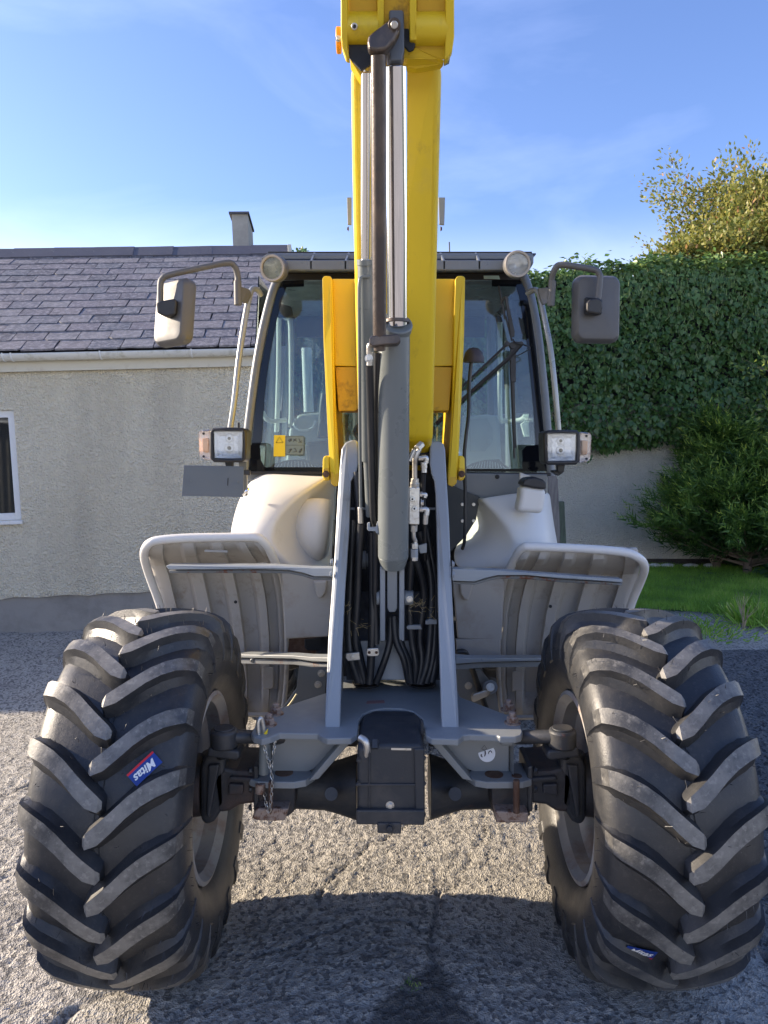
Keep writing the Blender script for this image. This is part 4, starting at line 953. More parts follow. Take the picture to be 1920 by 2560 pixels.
# locking pin with ring and chain at the left end
pin = cylp('locking_pin', (661, 1852, 2.27), (659, 1935, 2.27), 12.5, GREYR if 0 else CYLG, mach, bevel=.002)
cylp('pin_end', (651, 1957, 2.27), (651, 1982, 2.27), 13, RUSTB, pin)
tubep('pin_ring', [(647, 1838, 2.262), (645, 1810, 2.262), (650, 1796, 2.265), (656, 1802, 2.27), (661, 1835, 2.275)], .0065, ZINC, pin, seg=8)
slabp('spring_clip', [(639, 1822), (652, 1836), (657, 1838), (670, 1822), (668, 1835), (656, 1842), (643, 1836)], .006, STY, pin, Y=2.262, bevel=.001)
slabp('hinge_pin', [(670, 1956), (682, 1956), (680, 2030), (676, 2040), (672, 2030)], .02, RUST, pin, Y=2.24, bevel=.004)
def chain(pts, nlink, parent):
    path = smoothpath([P(*p) for p in pts], 12); L = [0]
    for a, b in zip(path, path[1:]): L.append(L[-1] + (b - a).length)
    ring = [Vector((math.cos(t) * .0042, math.sin(t) * .0105, 0)) for t in [2 * math.pi * k / 10 for k in range(11)]]
    bm = bmesh.new(); tube_bm(bm, ring, .0011, 4); me = bm2me(bm, 'chain_link'); me.materials.append(ZINC)
    ch_ = None
    for i in range(nlink):
        d_ = L[-1] * (i + .5) / nlink; k = max(j for j in range(len(L)) if L[j] <= d_); k = min(k, len(path) - 2)
        p = path[k].lerp(path[k + 1], (d_ - L[k]) / max(L[k + 1] - L[k], 1e-6)); t = (path[k + 1] - path[k]).normalized()
        q_ = t.to_track_quat('Y', 'Z').to_matrix().to_4x4()
        link('chain_link', me, ZINC, parent, Matrix.Translation(p) @ q_ @ Matrix.Rotation(R(20 + (i % 2) * 80), 4, 'Y') @ Matrix.Scale(L[-1] / nlink / .0185, 4, (0, 1, 0)))
chain([(655, 1842, 2.26), (664, 1880, 2.25), (674, 1915, 2.25), (680, 1945, 2.24)], 9, pin)
chain([(690, 1838, 2.27), (684, 1880, 2.255), (678, 1915, 2.25), (681, 1948, 2.24)], 9, pin)
chain([(681, 1950, 2.235), (678, 1990, 2.235), (674, 2030, 2.235)], 8, pin)
chain([(662, 1982, 2.25), (664, 2005, 2.245), (672, 2032, 2.24)], 5, pin)

# ---- mast columns (lean back as they rise)
def Yc(py): return 2.30 + (1835 - py) / (1835 - 1105) * .48
def Yo(py): return Yc(py) + .012
colL = [(812, 1838), (812, 1800), (821, 1592), (829, 1480), (836, 1394), (845, 1231), (850, 1165), (854, 1122), (864, 1106), (880, 1100), (892, 1101), (895, 1110), (895, 1158), (890, 1184), (877, 1205), (872, 1339), (862, 1480), (855, 1629), (850, 1800), (850, 1838)]
colR = [(1106, 1840), (1104, 1800), (1096, 1500), (1094, 1400), (1090, 1240), (1087, 1205), (1079, 1185), (1075, 1160), (1075, 1105), (1095, 1103), (1108, 1108), (1113, 1122), (1117, 1200), (1123, 1300), (1127, 1420), (1134, 1560), (1142, 1700), (1147, 1800), (1148, 1840)]
cl = slab('mast_column', [P(x, y, Yo(y)) for x, y in colL], (0, .045, 0.0), GREY, mach, .006, seg=3)
cr_ = slab('mast_column', [P(x, y, Yo(y)) for x, y in colR], (0, .045, 0.0), GREY, mach, .006, seg=3)
for nm, c, xs2 in ((cl, colL, (834, 864)), (cr_, colR, (1125, 1098))):
    # side plate behind the front edge, stretched back to block sun from the filler tank
    x0, x1 = xs2
    pts = [P(x0, 1835, Yc(1835) + .055), P(x0 + (1 if x0 < 983 else -1) * 5, 1500, Yc(1500) + .055), P(x1 + (3 if x0 < 983 else 0), 1130, Yc(1130) + .055)]
    pts2 = [Vector((p.x, p.y + (.34 if i == 0 else .50), p.z)) for i, p in enumerate(pts)]
    pts2[0].z += .02
    slab('side_plate', [pts[0], pts[1], pts[2], pts2[2], pts2[1], pts2[0]], (.012, 0, 0), FRAMEG, nm, .002)
for x, y in ((832, 1405), (831, 1435)): bolt(P(x, y, Yc(y)), (-1, 0, 0), .009, GREY, cl)
for x, y in ((1130, 1410), (1131, 1437)): bolt(P(x, y, Yc(y)), (1, 0, 0), .009, GREY, cr_)
# top pivot bosses between column heads
cyl('pivot_tube', P(868, 1140, 2.86), P(1108, 1140, 2.86), .035, DARK, mach)
# dark well between the columns
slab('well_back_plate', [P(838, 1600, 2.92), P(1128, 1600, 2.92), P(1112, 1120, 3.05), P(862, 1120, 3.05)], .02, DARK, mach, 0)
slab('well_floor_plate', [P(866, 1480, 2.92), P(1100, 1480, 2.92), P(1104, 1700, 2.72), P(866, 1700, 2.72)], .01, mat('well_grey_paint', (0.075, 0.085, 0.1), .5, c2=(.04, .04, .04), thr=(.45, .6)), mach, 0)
slab('front_web', [P(900, 1602, 2.73), P(1026, 1602, 2.73), P(1036, 1700, 2.70), P(922, 1700, 2.70)], .012, GREY, mach, .002)
slabp('cross_bar', [(870, 1269), (1092, 1269), (1092, 1275), (870, 1275)], .01, GREY, mach, Y=2.85)

# ---- lift cylinder
barT, barB = P(983, 818, 2.42), P(983, 1405, 2.60)
rb = 38.5 / FPX * 2.5
lc = cyl('lift_cylinder', P(985, 822, 2.42), P(983, 1392, 2.58), .0495, CYLG, mach, r2=.0515, seg=40, bevel=.004)
cyl('cylinder_base', P(983, 1390, 2.58), P(983, 1418, 2.59), .0515, CYLG, lc, r2=.040, seg=40)
cyl('cylinder_seam', P(984.5, 1048, 2.487), P(984.5, 1051, 2.488), .0510, CYLG, lc, seg=40, bevel=0)
cyl('cylinder_gland', P(992, 806, 2.40), P(988, 824, 2.42), .0505, CYLG, lc, seg=40, bevel=.005)
cyl('gland_ring', P(992, 799, 2.40), P(992, 808, 2.40), .040, OLDS, lc, seg=32)
cyl('chrome_rod', P(993, 812, 2.40), P(990, 164, 2.14), .0305, CHROME, lc, seg=48, bevel=.003)
cyl('rod_neck', P(987, 166, 2.14), P(984, 120, 2.12), .021, OLDS, lc, seg=24)
slabp('rod_eye', [(974, 150), (1004, 150), (1011, 125), (1010, 30), (1004, 16), (992, 12), (978, 15), (972, 28), (974, 70)], .06, GREYR if 0 else mat('blue_grey_lug_paint', (.12, .135, .155), .45, c2=(.04, .035, .03), thr=(.55, .7)), lc, Y=2.10, bevel=.004)
# foot clevis
slabp('clevis_plate', [(950, 1418, 2.60), (963, 1418, 2.60), (963, 1603, 2.66), (950, 1603, 2.66)], .09, GREY, mach, bevel=.003)
slabp('clevis_plate', [(998, 1418, 2.60), (1011, 1418, 2.60), (1011, 1603, 2.66), (998, 1603, 2.66)], .09, GREY, mach, bevel=.003)
slabp('foot_lug', [(968, 1418, 2.60), (993, 1418, 2.60), (993, 1520, 2.63), (988, 1530, 2.63), (973, 1530, 2.63), (968, 1520, 2.63)], .08, FRAMEG, mach, bevel=.003)
cyl('pin_boss', P(1011, 1494, 2.66), P(1033, 1494, 2.66), .026, FRAMEG, mach, bevel=.003); cyl('pin_boss', P(941, 1494, 2.66), P(950, 1494, 2.66), .026, FRAMEG, mach, bevel=.003)
bolt(P(1024, 1498, 2.634), (0, -1, 0), .008, ZINC, mach)
# ---- tilt cylinder
tc = cyl('tilt_cylinder', P(914, 655, 2.47), P(921, 1152, 2.64), .0255, CYLG, mach, r2=.0265, seg=32, bevel=.003)
cyl('cylinder_collar', P(914, 649, 2.465), P(914, 664, 2.47), .0275, CYLG, tc, seg=32)
cyl('chrome_rod', P(914, 652, 2.465), P(916, 180, 2.24), .0150, CHROME, tc, seg=32, bevel=.002)
cyl('rod_tip', P(916, 182, 2.24), P(914, 158, 2.235), .0115, CHROME, tc, seg=24); cyl('rod_stud', P(913, 162, 2.235), P(911, 146, 2.23), .0062, ZINC, tc, seg=16)
cyl('rod_pair', P(930, 660, 2.50), P(927, 178, 2.27), .0060, CHROME, tc, seg=16)
cyl('lower_rod', P(921, 1150, 2.64), P(927, 1290, 2.70), .0175, CYLG, tc, seg=20)
tubep('feed_pipe', [(925, 692, 2.45), (905, 692, 2.45), (899, 705, 2.45), (898, 750, 2.46), (899, 900, 2.51), (900, 1100, 2.58), (902, 1270, 2.62)], .0055, CYLG, tc, seg=8)
cyl('hose_ferrule', P(901, 1268, 2.62), P(902, 1308, 2.63), .0095, ZINC, tc, seg=12)
# ---- long dark link rod
lr = cyl('link_rod', P(946, 115, 2.075), P(949, 842, 2.33), .0205, OLDS, mach, r2=.0200, seg=28)
slabp('rod_clamp', [(923, 846), (930, 838), (962, 838), (992, 834), (1000, 838), (1002, 852), (994, 860), (962, 862), (932, 866), (923, 860)], .055, OLDS, lr, Y=2.31, bevel=.004)
cyl('rod_end', P(949, 862, 2.345), P(949, 876, 2.35), .018, OLDS, lr)
fl = slabp('forged_link', [(930, 80), (971, 49), (985, 44), (999, 54), (1001, 74), (986, 102), (966, 124), (944, 127), (921, 124), (918, 104), (920, 88)], .035, OLDS, lr, Y=2.045, bevel=.008, seg=3)
cylp('link_eye', (986, 62, 2.04), (986, 62, 2.10), 16, OLDS, fl); cylp('link_pin', (986, 62, 2.03), (986, 62, 2.045), 9, ZINC, fl)
hs = tubep('supply_hose', [(924, 915, 2.40), (926, 1000, 2.45), (928, 1100, 2.49), (931, 1200, 2.53), (934, 1290, 2.58), (940, 1330, 2.62), (938, 1500, 2.66), (940, 1610, 2.66)], .0125, HOSE, mach, seg=10)
cyl('hose_fitting', P(925, 880, 2.385), P(924, 914, 2.395), .0095, ZINC, hs); tubep('fitting_elbow', [(938, 866, 2.37), (924, 862, 2.37), (922, 885, 2.38)], .0075, ZINC, hs); bolt(P(922, 896, 2.37), (0, -1, 0), .009, ZINC, hs)
tubep('return_hose', [(945, 880, 2.42), (943, 1100, 2.52), (946, 1300, 2.62)], .014, HOSE, mach, seg=10)
slabp('hose_bracket', [(918, 1308), (925, 1306), (925, 1318), (940, 1318), (943, 1304), (946, 1304), (946, 1334), (941, 1334), (938, 1328), (922, 1328), (918, 1324)], .02, GREY, mach, Y=2.55)

# ---- boom
bl = [(876, 140, 2.275), (880, 400, 2.39), (888, 760, 2.55), (897, 1098, 2.715)]
brr = [(1083, 1100, 2.715), (1090, 790, 2.565), (1097, 500, 2.435), (1106, 140, 2.275)]
boom = slab('boom', [P(*p) for p in bl + brr], (0, .30, -.12), YEL, mach, .022, seg=5)
boom.data.polygons.foreach_set('use_smooth', [False] * len(boom.data.polygons))
upv = (P(990, 140, 2.275) - P(990, 1098, 2.715)).normalized()
# boom carries on upwards out of the picture
tA, tB = P(876, 139, 2.275) , P(1106, 139, 2.275)
slab('boom_section', [tA + Vector((.012, .012, 0)), tB + Vector((-.012, .012, 0)), tB + upv * 1.7 + Vector((-.012, .012, 0)), tA + upv * 1.7 + Vector((.012, .012, 0))], (0, .28, -.1), YEL, boom, .02)
for xs3 in ((867, 879), (1096, 1113)):
    slabp('marker_plate', [(xs3[0], 493), (xs3[1], 493), (xs3[1] - (2 if xs3[0] > 1000 else 0), 562), (xs3[0] + 2, 561)], .01, GREY, boom, Y=2.72)
bolt(P(872, 572, 2.7), (-1, 0, 0), .006, RUST, boom); bolt(P(1101, 572, 2.7), (1, 0, 0), .006, RUST, boom)
# weld beads and a stain line on the boom
for pts in ([(889, 697, 2.78), (893, 912, 2.82), (896, 1020, 2.845)], [(1080, 697, 2.78), (1076, 912, 2.82), (1073, 1020, 2.845)]): tubep('weld_bead', pts, .005, YELD, boom, n=10, seg=6)
# yoke: two outer plates webbed to the boom, deepened rearward to shade the filler tank
def yoke(X):
    o = slabp('yoke_plate', [(X(806), 694, 2.75), (X(812), 689, 2.75), (X(826), 690, 2.75), (X(830), 697, 2.75), (X(834), 800, 2.77), (X(836), 933, 2.80), (X(840), 1040, 2.83), (X(845), 1110, 2.84), (X(850), 1190, 2.85), (X(848), 1209, 2.85), (X(838), 1215, 2.85), (X(827), 1208, 2.85), (X(824), 1168, 2.85), (X(816), 1011, 2.82), (X(809), 854, 2.79)], .42, YEL, boom, bevel=.004)
    slabp('yoke_web', [(X(831), 697, 2.79), (X(889), 697, 2.79), (X(894), 916, 2.83), (X(837), 914, 2.83)], .18, YEL, boom, bevel=.003)
    slabp('yoke_web', [(X(838), 917, 2.835), (X(894), 917, 2.835), (X(897), 1020, 2.855), (X(888), 1027, 2.855), (X(846), 1027, 2.855)], .16, YELD, boom, bevel=.003)
    slabp('yoke_foot', [(X(846), 1112, 2.835), (X(852), 1092, 2.84), (X(852), 1190, 2.85), (X(849), 1209, 2.85), (X(838), 1213, 2.845)], .03, YELD, o, bevel=.003) if 0 else None
    b = slabp('pin_boss', [(X(807), 1145), (X(812), 1139), (X(823), 1140), (X(823), 1202), (X(812), 1202), (X(806), 1192)], .10, YEL, boom, Y=2.845, bevel=.006)
    slabp('boss_rust_band', [(X(807), 1172), (X(822.5), 1170), (X(822.5), 1201), (X(813), 1201), (X(808), 1192)], .02, YELD, b, Y=2.8425, bevel=.004)
    bolt(P(X(815), 1185, 2.843), (0, -1, 0), .009, RUST, b)
    slabp('yoke_tip', [(X(826), 1180), (X(849), 1180), (X(849), 1212), (X(838), 1217), (X(828), 1209)], .4, YELD, o, Y=2.847, bevel=.003)
yoke(lambda p: p); yoke(lambda p: 1969 - p)
# head
hd = slabp('boom_head', [(853, -700, 1.86), (852, 93, 2.13), (855, 116, 2.14), (864, 142, 2.16), (874, 148, 2.16), (1110, 150, 2.16), (1121, 142, 2.16), (1131, 125, 2.15), (1136, 90, 2.13), (1134, -700, 1.86)], (0, .30, .22), YEL, boom, bevel=.006)
def Yh(py): return 2.13 + (py - 93) * .00034
def hp(name, pts, d, m, lift=0.0, bevel=.003): return slabp(name, [(a, b, Yh(b) - lift) for a, b in pts], d, m, hd, bevel=bevel)
hp('head_flange', [(852, -700), (867, -700), (869, 118), (874, 146), (864, 142), (855, 116), (852, 93)], .03, YEL, .028)
hp('head_flange', [(1118, -700), (1134, -700), (1136, 90), (1131, 125), (1120, 144), (1111, 150), (1114, 100)], .03, YEL, .028)
for a, b in ((945, 960), (1026, 1039)): hp('head_rib', [(a, -700), (b, -700), (b + (0 if a < 1000 else 3), 100), (a - 2, 100)], .03, YEL, .026)
for a, b, y in ((868, 946, 35), (1039, 1118, 35)):
    A = P(a, 72, Yh(72) + .005); B = P(b, 72, Yh(72) + .005); cyl('head_cross_tube', A, B, .040, YEL, hd, bevel=0)
for a, b in ((871, 944), (1041, 1116)): hp('head_panel', [(a, -700), (b, -700), (b, 27), (b - 6, 35), (a + 6, 35), (a, 27)], .01, YELD, .004)
hp('head_channel', [(961, -700), (1025, -700), (1028, 100), (958, 100)], .01, YELD, .003)
slabp('head_opening', [(872, 112), (930, 112), (930, 158), (903, 175), (880, 150), (872, 138)], .01, DARK, hd, Y=2.128, bevel=0)
slabp('head_opening', [(1006, 70), (1022, 62), (1026, 100), (1039, 108), (1034, 124), (1022, 128), (1008, 112)], .01, DARK, hd, Y=2.118, bevel=.003)
slabp('lower_gusset', [(874, 146, 2.20), (900, 146, 2.2), (903, 190, 2.24), (898, 186, 2.24)], .06, YEL, hd, bevel=.002)
slabp('lower_gusset', [(1010, 108, 2.14), (1022, 112, 2.14), (1025, 130, 2.15), (1040, 115, 2.14), (1112, 150, 2.16), (1104, 160, 2.18), (1040, 172, 2.2), (1010, 165, 2.2)], .03, YEL, hd, bevel=.004)
bo = cylp('head_bolt', (886, 66, 2.06), (886, 66, 2.12), 8, ZINC, hd); cylp('bolt_hole', (886, 66, 2.058), (886, 66, 2.07), 4.5, DARK, hd)
cyl('pin_retainer', P(841, 101, 2.22), P(853, 101, 2.22), .033, ORA, hd, bevel=.003); bolt(P(846, 97, 2.186), (0, -1, 0), .006, ZINC, hd)
slabp('wear_pad', [(1112, 134), (1126, 128), (1126, 142), (1112, 148)], .04, ZINC, hd, Y=2.15)

# ---- valve block and fittings right of the lift cylinder
vb = slabp('valve_block', [(1022, 1218), (1049, 1218), (1048, 1312), (1022, 1311)], .045, ZINC, mach, Y=2.56, bevel=.003)
slabp('block_backing', [(1017, 1232), (1022, 1230), (1022, 1290), (1017, 1290)], .03, GREY, vb, Y=2.58)
for px, py in ((1031, 1248), (1036, 1272)): cylp('block_screw', (px, py, 2.555), (px, py, 2.57), 6.5, ZINC, vb); cylp('screw_socket', (px, py, 2.554), (px, py, 2.56), 2.6, DARK, vb, bevel=0)
for px in (1013, 1052): bolt(P(px, 1257, 2.575), (-1 if px < 1030 else 1, 0, 0), .010, ZINC, vb)
def fit(a, b, r, m=ZINC, name='pipe_nut', par=vb): return cyl(name, P(*a), P(*b), r, m, par, seg=6, bevel=.001)
fit((1037, 1196, 2.57), (1037, 1218, 2.575), .0135); fit((1037, 1206, 2.57), (1037, 1219, 2.575), .016)
tubep('steel_pipe', [(1037, 1200, 2.57), (1037, 1170, 2.56), (1038, 1145, 2.55), (1047, 1125, 2.55), (1050, 1116, 2.56)], .0085, ZINC, vb)
fit((1042, 1122, 2.545), (1054, 1110, 2.56), .013)
tubep('steel_pipe', [(1023, 1152, 2.54), (1036, 1124, 2.54)], .0075, ZINC, vb, n=1)
fit((1046, 1146, 2.56), (1058, 1146, 2.56), .009); tubep('pipe_elbow', [(1055, 1145, 2.56), (1065, 1144, 2.56), (1065, 1158, 2.56)], .0085, ZINC, vb)
fit((1060, 1156, 2.56), (1060, 1170, 2.56), .011); fit((1060, 1168, 2.565), (1060, 1182, 2.565), .0095)
tubep('block_hose', [(1059, 1182, 2.57), (1057, 1230, 2.6), (1058, 1262, 2.62), (1062, 1300, 2.66), (1062, 1400, 2.7)], .0085, HOSE, vb)
fit((1049, 1236, 2.585), (1056, 1236, 2.585), .010); tubep('pipe_elbow', [(1054, 1236, 2.585), (1064, 1236, 2.585), (1062, 1244, 2.585)], .0065, ZINC, vb)
fit((1049, 1273, 2.575), (1058, 1274, 2.575), .010); tubep('pipe_elbow', [(1056, 1273, 2.575), (1067, 1274, 2.575), (1066, 1288, 2.575)], .0085, ZINC, vb); fit((1065, 1284, 2.58), (1063, 1310, 2.59), .009)
fit((1035, 1312, 2.58), (1034, 1328, 2.585), .0125); tubep('steel_pipe', [(1034, 1326, 2.585), (1034, 1342, 2.59), (1038, 1352, 2.60), (1037, 1362, 2.60)], .0075, ZINC, vb)
fit((1036, 1358, 2.60), (1036, 1372, 2.60), .0125); fit((1035, 1372, 2.60), (1035, 1394, 2.605), .0145, GREY); fit((1036, 1392, 2.60), (1036, 1402, 2.60), .0125)
slabp('pipe_clamp', [(1045, 1364), (1067, 1358), (1067, 1382), (1050, 1384)], .015, FRAMEG, vb, Y=2.62)

# ---- hoses in the well
hoses = [
 [(882, 1300, 2.72), (878, 1420, 2.7), (872, 1560, 2.68), (876, 1640, 2.66), (896, 1705, 2.66)],
 [(892, 1180, 2.74), (896, 1300, 2.72), (892, 1450, 2.69), (886, 1600, 2.67), (905, 1708, 2.66)],
 [(903, 1310, 2.63), (897, 1400, 2.65), (893, 1500, 2.66), (888, 1600, 2.66), (900, 1660, 2.66), (912, 1708, 2.66)],
 [(930, 1330, 2.66), (931, 1450, 2.67), (931, 1560, 2.66), (927, 1660, 2.655), (923, 1710, 2.65)],
 [(978, 1540, 2.68), (975, 1600, 2.67), (962, 1650, 2.66), (940, 1708, 2.66)],
 [(985, 1540, 2.67), (990, 1600, 2.66), (1010, 1650, 2.65), (1022, 1705, 2.655)],
 [(992, 1550, 2.68), (1002, 1610, 2.67), (1018, 1650, 2.66), (1028, 1708, 2.655)],
 [(1028, 1400, 2.64), (1024, 1500, 2.67), (1030, 1600, 2.67), (1040, 1660, 2.66), (1036, 1708, 2.66)],
 [(1040, 1400, 2.64), (1060, 1480, 2.68), (1050, 1590, 2.68), (1055, 1650, 2.67), (1044, 1710, 2.66)],
 [(1050, 1330, 2.72), (1076, 1440, 2.71), (1078, 1540, 2.69), (1070, 1650, 2.67), (1052, 1710, 2.66)],
 [(1066, 1320, 2.74), (1086, 1440, 2.72), (1088, 1560, 2.69), (1082, 1650, 2.67), (1066, 1708, 2.66)],
 [(1090, 1500, 2.72), (1090, 1600, 2.69), (1088, 1660, 2.67), (1080, 1705, 2.66)]]
for i, h in enumerate(hoses): tubep('hydraulic_hose', h, .0125 if i % 3 else .0145, HOSE, mach, seg=10, n=5)
for cx2 in (915, 1055):
    a = PZ(cx2, 1712, ZT); o = cyl('hose_grommet', a, a + Vector((0, 0, .008)), .052, BLACKP, mach, bevel=.003)
slabp('hose_clip', [(917, 1622), (946, 1620), (948, 1636), (944, 1641), (920, 1641), (916, 1636)], .02, ZINC, mach, Y=2.635)
for x in (923, 941): bolt(P(x, 1631, 2.635), (0, -1, 0), .0055, RUST, bpy.data.objects['hose_clip'], washer=False)
c2_ = slabp('hose_clamp_plate', [(865, 1634), (898, 1631), (900, 1650), (870, 1653), (864, 1645)], .015, ZINC, mach, Y=2.62); bolt(P(881, 1643, 2.62), (0, -1, 0), .007, ZINC, c2_)
for pts in ([(1016, 1567), (1022, 1563), (1052, 1563), (1056, 1574), (1018, 1574)], [(1063, 1553), (1075, 1548), (1093, 1550), (1093, 1561), (1064, 1562)]):
    slabp('clamp_strip', pts, .015, FRAMEG, mach, Y=2.655)
cyl('side_boss', P(878, 1400, 2.80), P(915, 1400, 2.80), .034, FRAMEG, mach); cyl('side_boss', P(916, 1400, 2.80), P(944, 1400, 2.80), .024, FRAMEG, mach)
# straw caught in the well
STR = mat('straw', (.45, .34, .16), .8); bm = bmesh.new(); random.seed(2)
for cxp, cyp, n_ in ((1050, 1510, 26), (1090, 1530, 10), (900, 1560, 12), (975, 1704, 14), (868, 1520, 6)):
    for k in range(n_):
        p = P(cxp + random.gauss(0, 12), cyp + random.gauss(0, 12 if cyp < 1700 else 2), 2.64 if cyp < 1700 else 2.68); d_ = Vector((random.gauss(0, 1), random.gauss(0, .4), random.gauss(0, .7 if cyp < 1700 else .1))).normalized() * random.uniform(.008, .03)
        tube_bm(bm, [p, p + d_], .0006, 3)
tag(link('straw_bits', bm2me(bm, 'straw_bits'), STR, mach), kind='stuff')

# ---- fenders
def fender(rows, rim_path, nudge, edge_path):
    cols = []
    # column parameter values with channel depth
    ch_ = [(0, 0), (.05, 0), (.12, 0), (.13, 1), (.27, 1), (.30, 0), (.39, 0), (.41, 1), (.53, 1), (.56, 0), (.63, 0), (.65, 1), (.76, 1), (.79, 0), (.85, 0), (.86, 1), (.93, 1), (.945, 0), (1, 0)]
    v = []
    for i, (y, xl, xr, Y) in enumerate(rows):
        for t, dpt in ch_:
            dd_ = .040 if (dpt and 1 <= i < len(rows) - 1) else 0
            v.append(P(xl + (xr - xl) * t, y, Y + dd_))
    k = len(ch_)
    f = [(i * k + j, i * k + j + 1, (i + 1) * k + j + 1, (i + 1) * k + j) for i in range(len(rows) - 1) for j in range(k - 1)]
    me = pyme('fender', v, f); o = link('fender', me, FENDI, mach, None, 25)
    s = o.modifiers.new('s', 'SOLIDIFY'); s.thickness = .012; s.offset = 1
    tube('fender_rim', [P(*p) for p in rim_path], .0165, WHITE, o, n=6, seg=14)
    tube('fender_edge', [P(*p) for p in edge_path], .010, FENDI, o, n=4, seg=10)
    return o
Lrows = [(1353, 375, 650, 2.84), (1372, 371, 664, 2.86), (1386, 370, 674, 2.90), (1400, 371, 684, 3.0), (1414, 375, 692, 3.08), (1440, 384, 700, 3.12), (1480, 394, 708, 3.14), (1520, 404, 713, 3.15), (1593, 425, 716, 3.15), (1700, 450, 714, 3.16), (1722, 455, 712, 3.16), (1783, 470, 704, 3.15)]
fL = fender(Lrows, [(402, 1520, 3.08), (392, 1490, 3.06), (372, 1435, 3.0), (361, 1395, 2.92), (363, 1372, 2.87), (376, 1357, 2.845), (400, 1350, 2.84), (465, 1345, 2.84), (560, 1343, 2.84), (635, 1343, 2.84), (655, 1351, 2.85), (672, 1372, 2.88), (690, 1412, 2.96)], 0,
            [(690, 1412, 2.96), (703, 1440, 3.02), (712, 1500, 3.08), (717, 1593, 3.12), (715, 1700, 3.14), (706, 1778, 3.13), (690, 1786, 3.13), (560, 1786, 3.13)])
mir = lambda p: 1966 - p
Rrows = [(y + 16 + (10 if i < 1 else 0), xl, xr, Y) for i, (y, xl, xr, Y) in enumerate([(1360, 1598, 1312, 2.84), (1382, 1600, 1300, 2.86), (1396, 1600, 1291, 2.90), (1408, 1599, 1283, 3.0), (1420, 1596, 1276, 3.08), (1444, 1588, 1266, 3.12), (1482, 1576, 1257, 3.14), (1520, 1562, 1251, 3.15), (1593, 1540, 1247, 3.15), (1690, 1515, 1249, 3.16), (1715, 1510, 1251, 3.16), (1772, 1495, 1256, 3.15)])]
fR = fender([(1373, 1594, 1312, 2.84)] + Rrows[1:], [(1570, 1538, 3.08), (1582, 1500, 3.06), (1601, 1455, 3.0), (1611, 1425, 2.92), (1607, 1405, 2.87), (1592, 1392, 2.845), (1570, 1383, 2.84), (1520, 1376, 2.84), (1420, 1370, 2.84), (1330, 1367, 2.84), (1309, 1369, 2.85), (1294, 1385, 2.88), (1272, 1426, 2.96)], 0,
            [(1272, 1426, 2.96), (1260, 1460, 3.02), (1251, 1520, 3.08), (1246, 1600, 3.12), (1247, 1700, 3.14), (1254, 1778, 3.13), (1270, 1792, 3.13), (1400, 1792, 3.13)])
slabp('fender_badge_recess', [(510, 1380), (570, 1382), (568, 1376), (512, 1374)], .004, FENDI, fL, Y=2.87, bevel=.002)
def pocket(pts, Y, par): slabp('moulded_pocket', pts, .01, WHITE if 0 else PANG, par, Y=Y, bevel=.006)
pocket([(655, 1668), (684, 1668), (684, 1718), (679, 1723), (660, 1723), (655, 1718)], 3.142, fL); pocket([(1280, 1678), (1310, 1676), (1308, 1727), (1280, 1728)], 3.142, fR)
for px, py in ((589, 1505), (1376, 1516)): cylp('mounting_hole', (px, py, 3.108), (px, py, 3.12), 4, DARK, fL if px < 900 else fR, bevel=0)
# fender support bars
def bar(name, pts, Y0, Y1, xa, xb, m, lip=True):
    f_ = lambda x: Y0 + (Y1 - Y0) * (x - xa) / (xb - xa)
    o = slabp(name, [(x, y, f_(x)) for x, y in pts], .05, m, mach, bevel=.002)
    return o
b1 = bar('fender_bar', [(421, 1424), (415, 1416), (418, 1413), (685, 1414), (735, 1417), (780, 1420), (832, 1420), (833, 1441), (785, 1441), (757, 1432), (722, 1425), (650, 1423)], 2.80, 2.62, 415, 832, GREY)
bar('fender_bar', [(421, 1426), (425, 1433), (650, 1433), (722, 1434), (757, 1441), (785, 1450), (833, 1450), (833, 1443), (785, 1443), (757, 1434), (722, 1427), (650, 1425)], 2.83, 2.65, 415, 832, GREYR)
bar('fender_bar', [(1131, 1422), (1245, 1426), (1400, 1437), (1556, 1448), (1557, 1456), (1400, 1446), (1317, 1438), (1245, 1438), (1215, 1445), (1187, 1454), (1131, 1452)], 2.64, 2.82, 1131, 1557, GREY)
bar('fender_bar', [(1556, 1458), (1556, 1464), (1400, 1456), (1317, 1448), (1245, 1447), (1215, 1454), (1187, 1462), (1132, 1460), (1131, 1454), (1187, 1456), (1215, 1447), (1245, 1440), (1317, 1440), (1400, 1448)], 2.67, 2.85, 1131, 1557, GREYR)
bar('lower_fender_bar', [(585, 1636), (735, 1639), (780, 1643), (822, 1644), (822, 1655), (780, 1654), (735, 1647), (585, 1644)], 3.02, 2.72, 620, 820, FRAMEG)  # left lower bar: paints darker than the right bar's stand in for shade
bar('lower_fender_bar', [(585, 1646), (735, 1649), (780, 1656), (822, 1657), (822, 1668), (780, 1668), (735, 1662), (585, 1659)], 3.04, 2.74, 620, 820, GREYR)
bar('lower_fender_bar', [(1140, 1643), (1175, 1646), (1215, 1646), (1372, 1645), (1372, 1652), (1215, 1655), (1180, 1657), (1140, 1660)], 2.74, 3.02, 1140, 1335, GREY)
bar('lower_fender_bar', [(1140, 1662), (1180, 1659), (1215, 1657), (1372, 1654), (1372, 1667), (1215, 1669), (1180, 1672), (1140, 1674)], 2.76, 3.04, 1140, 1335, FRAMEG)
bolt(P(631, 1650, 3.02), (0, -1, 0), .008, ZINC, mach)
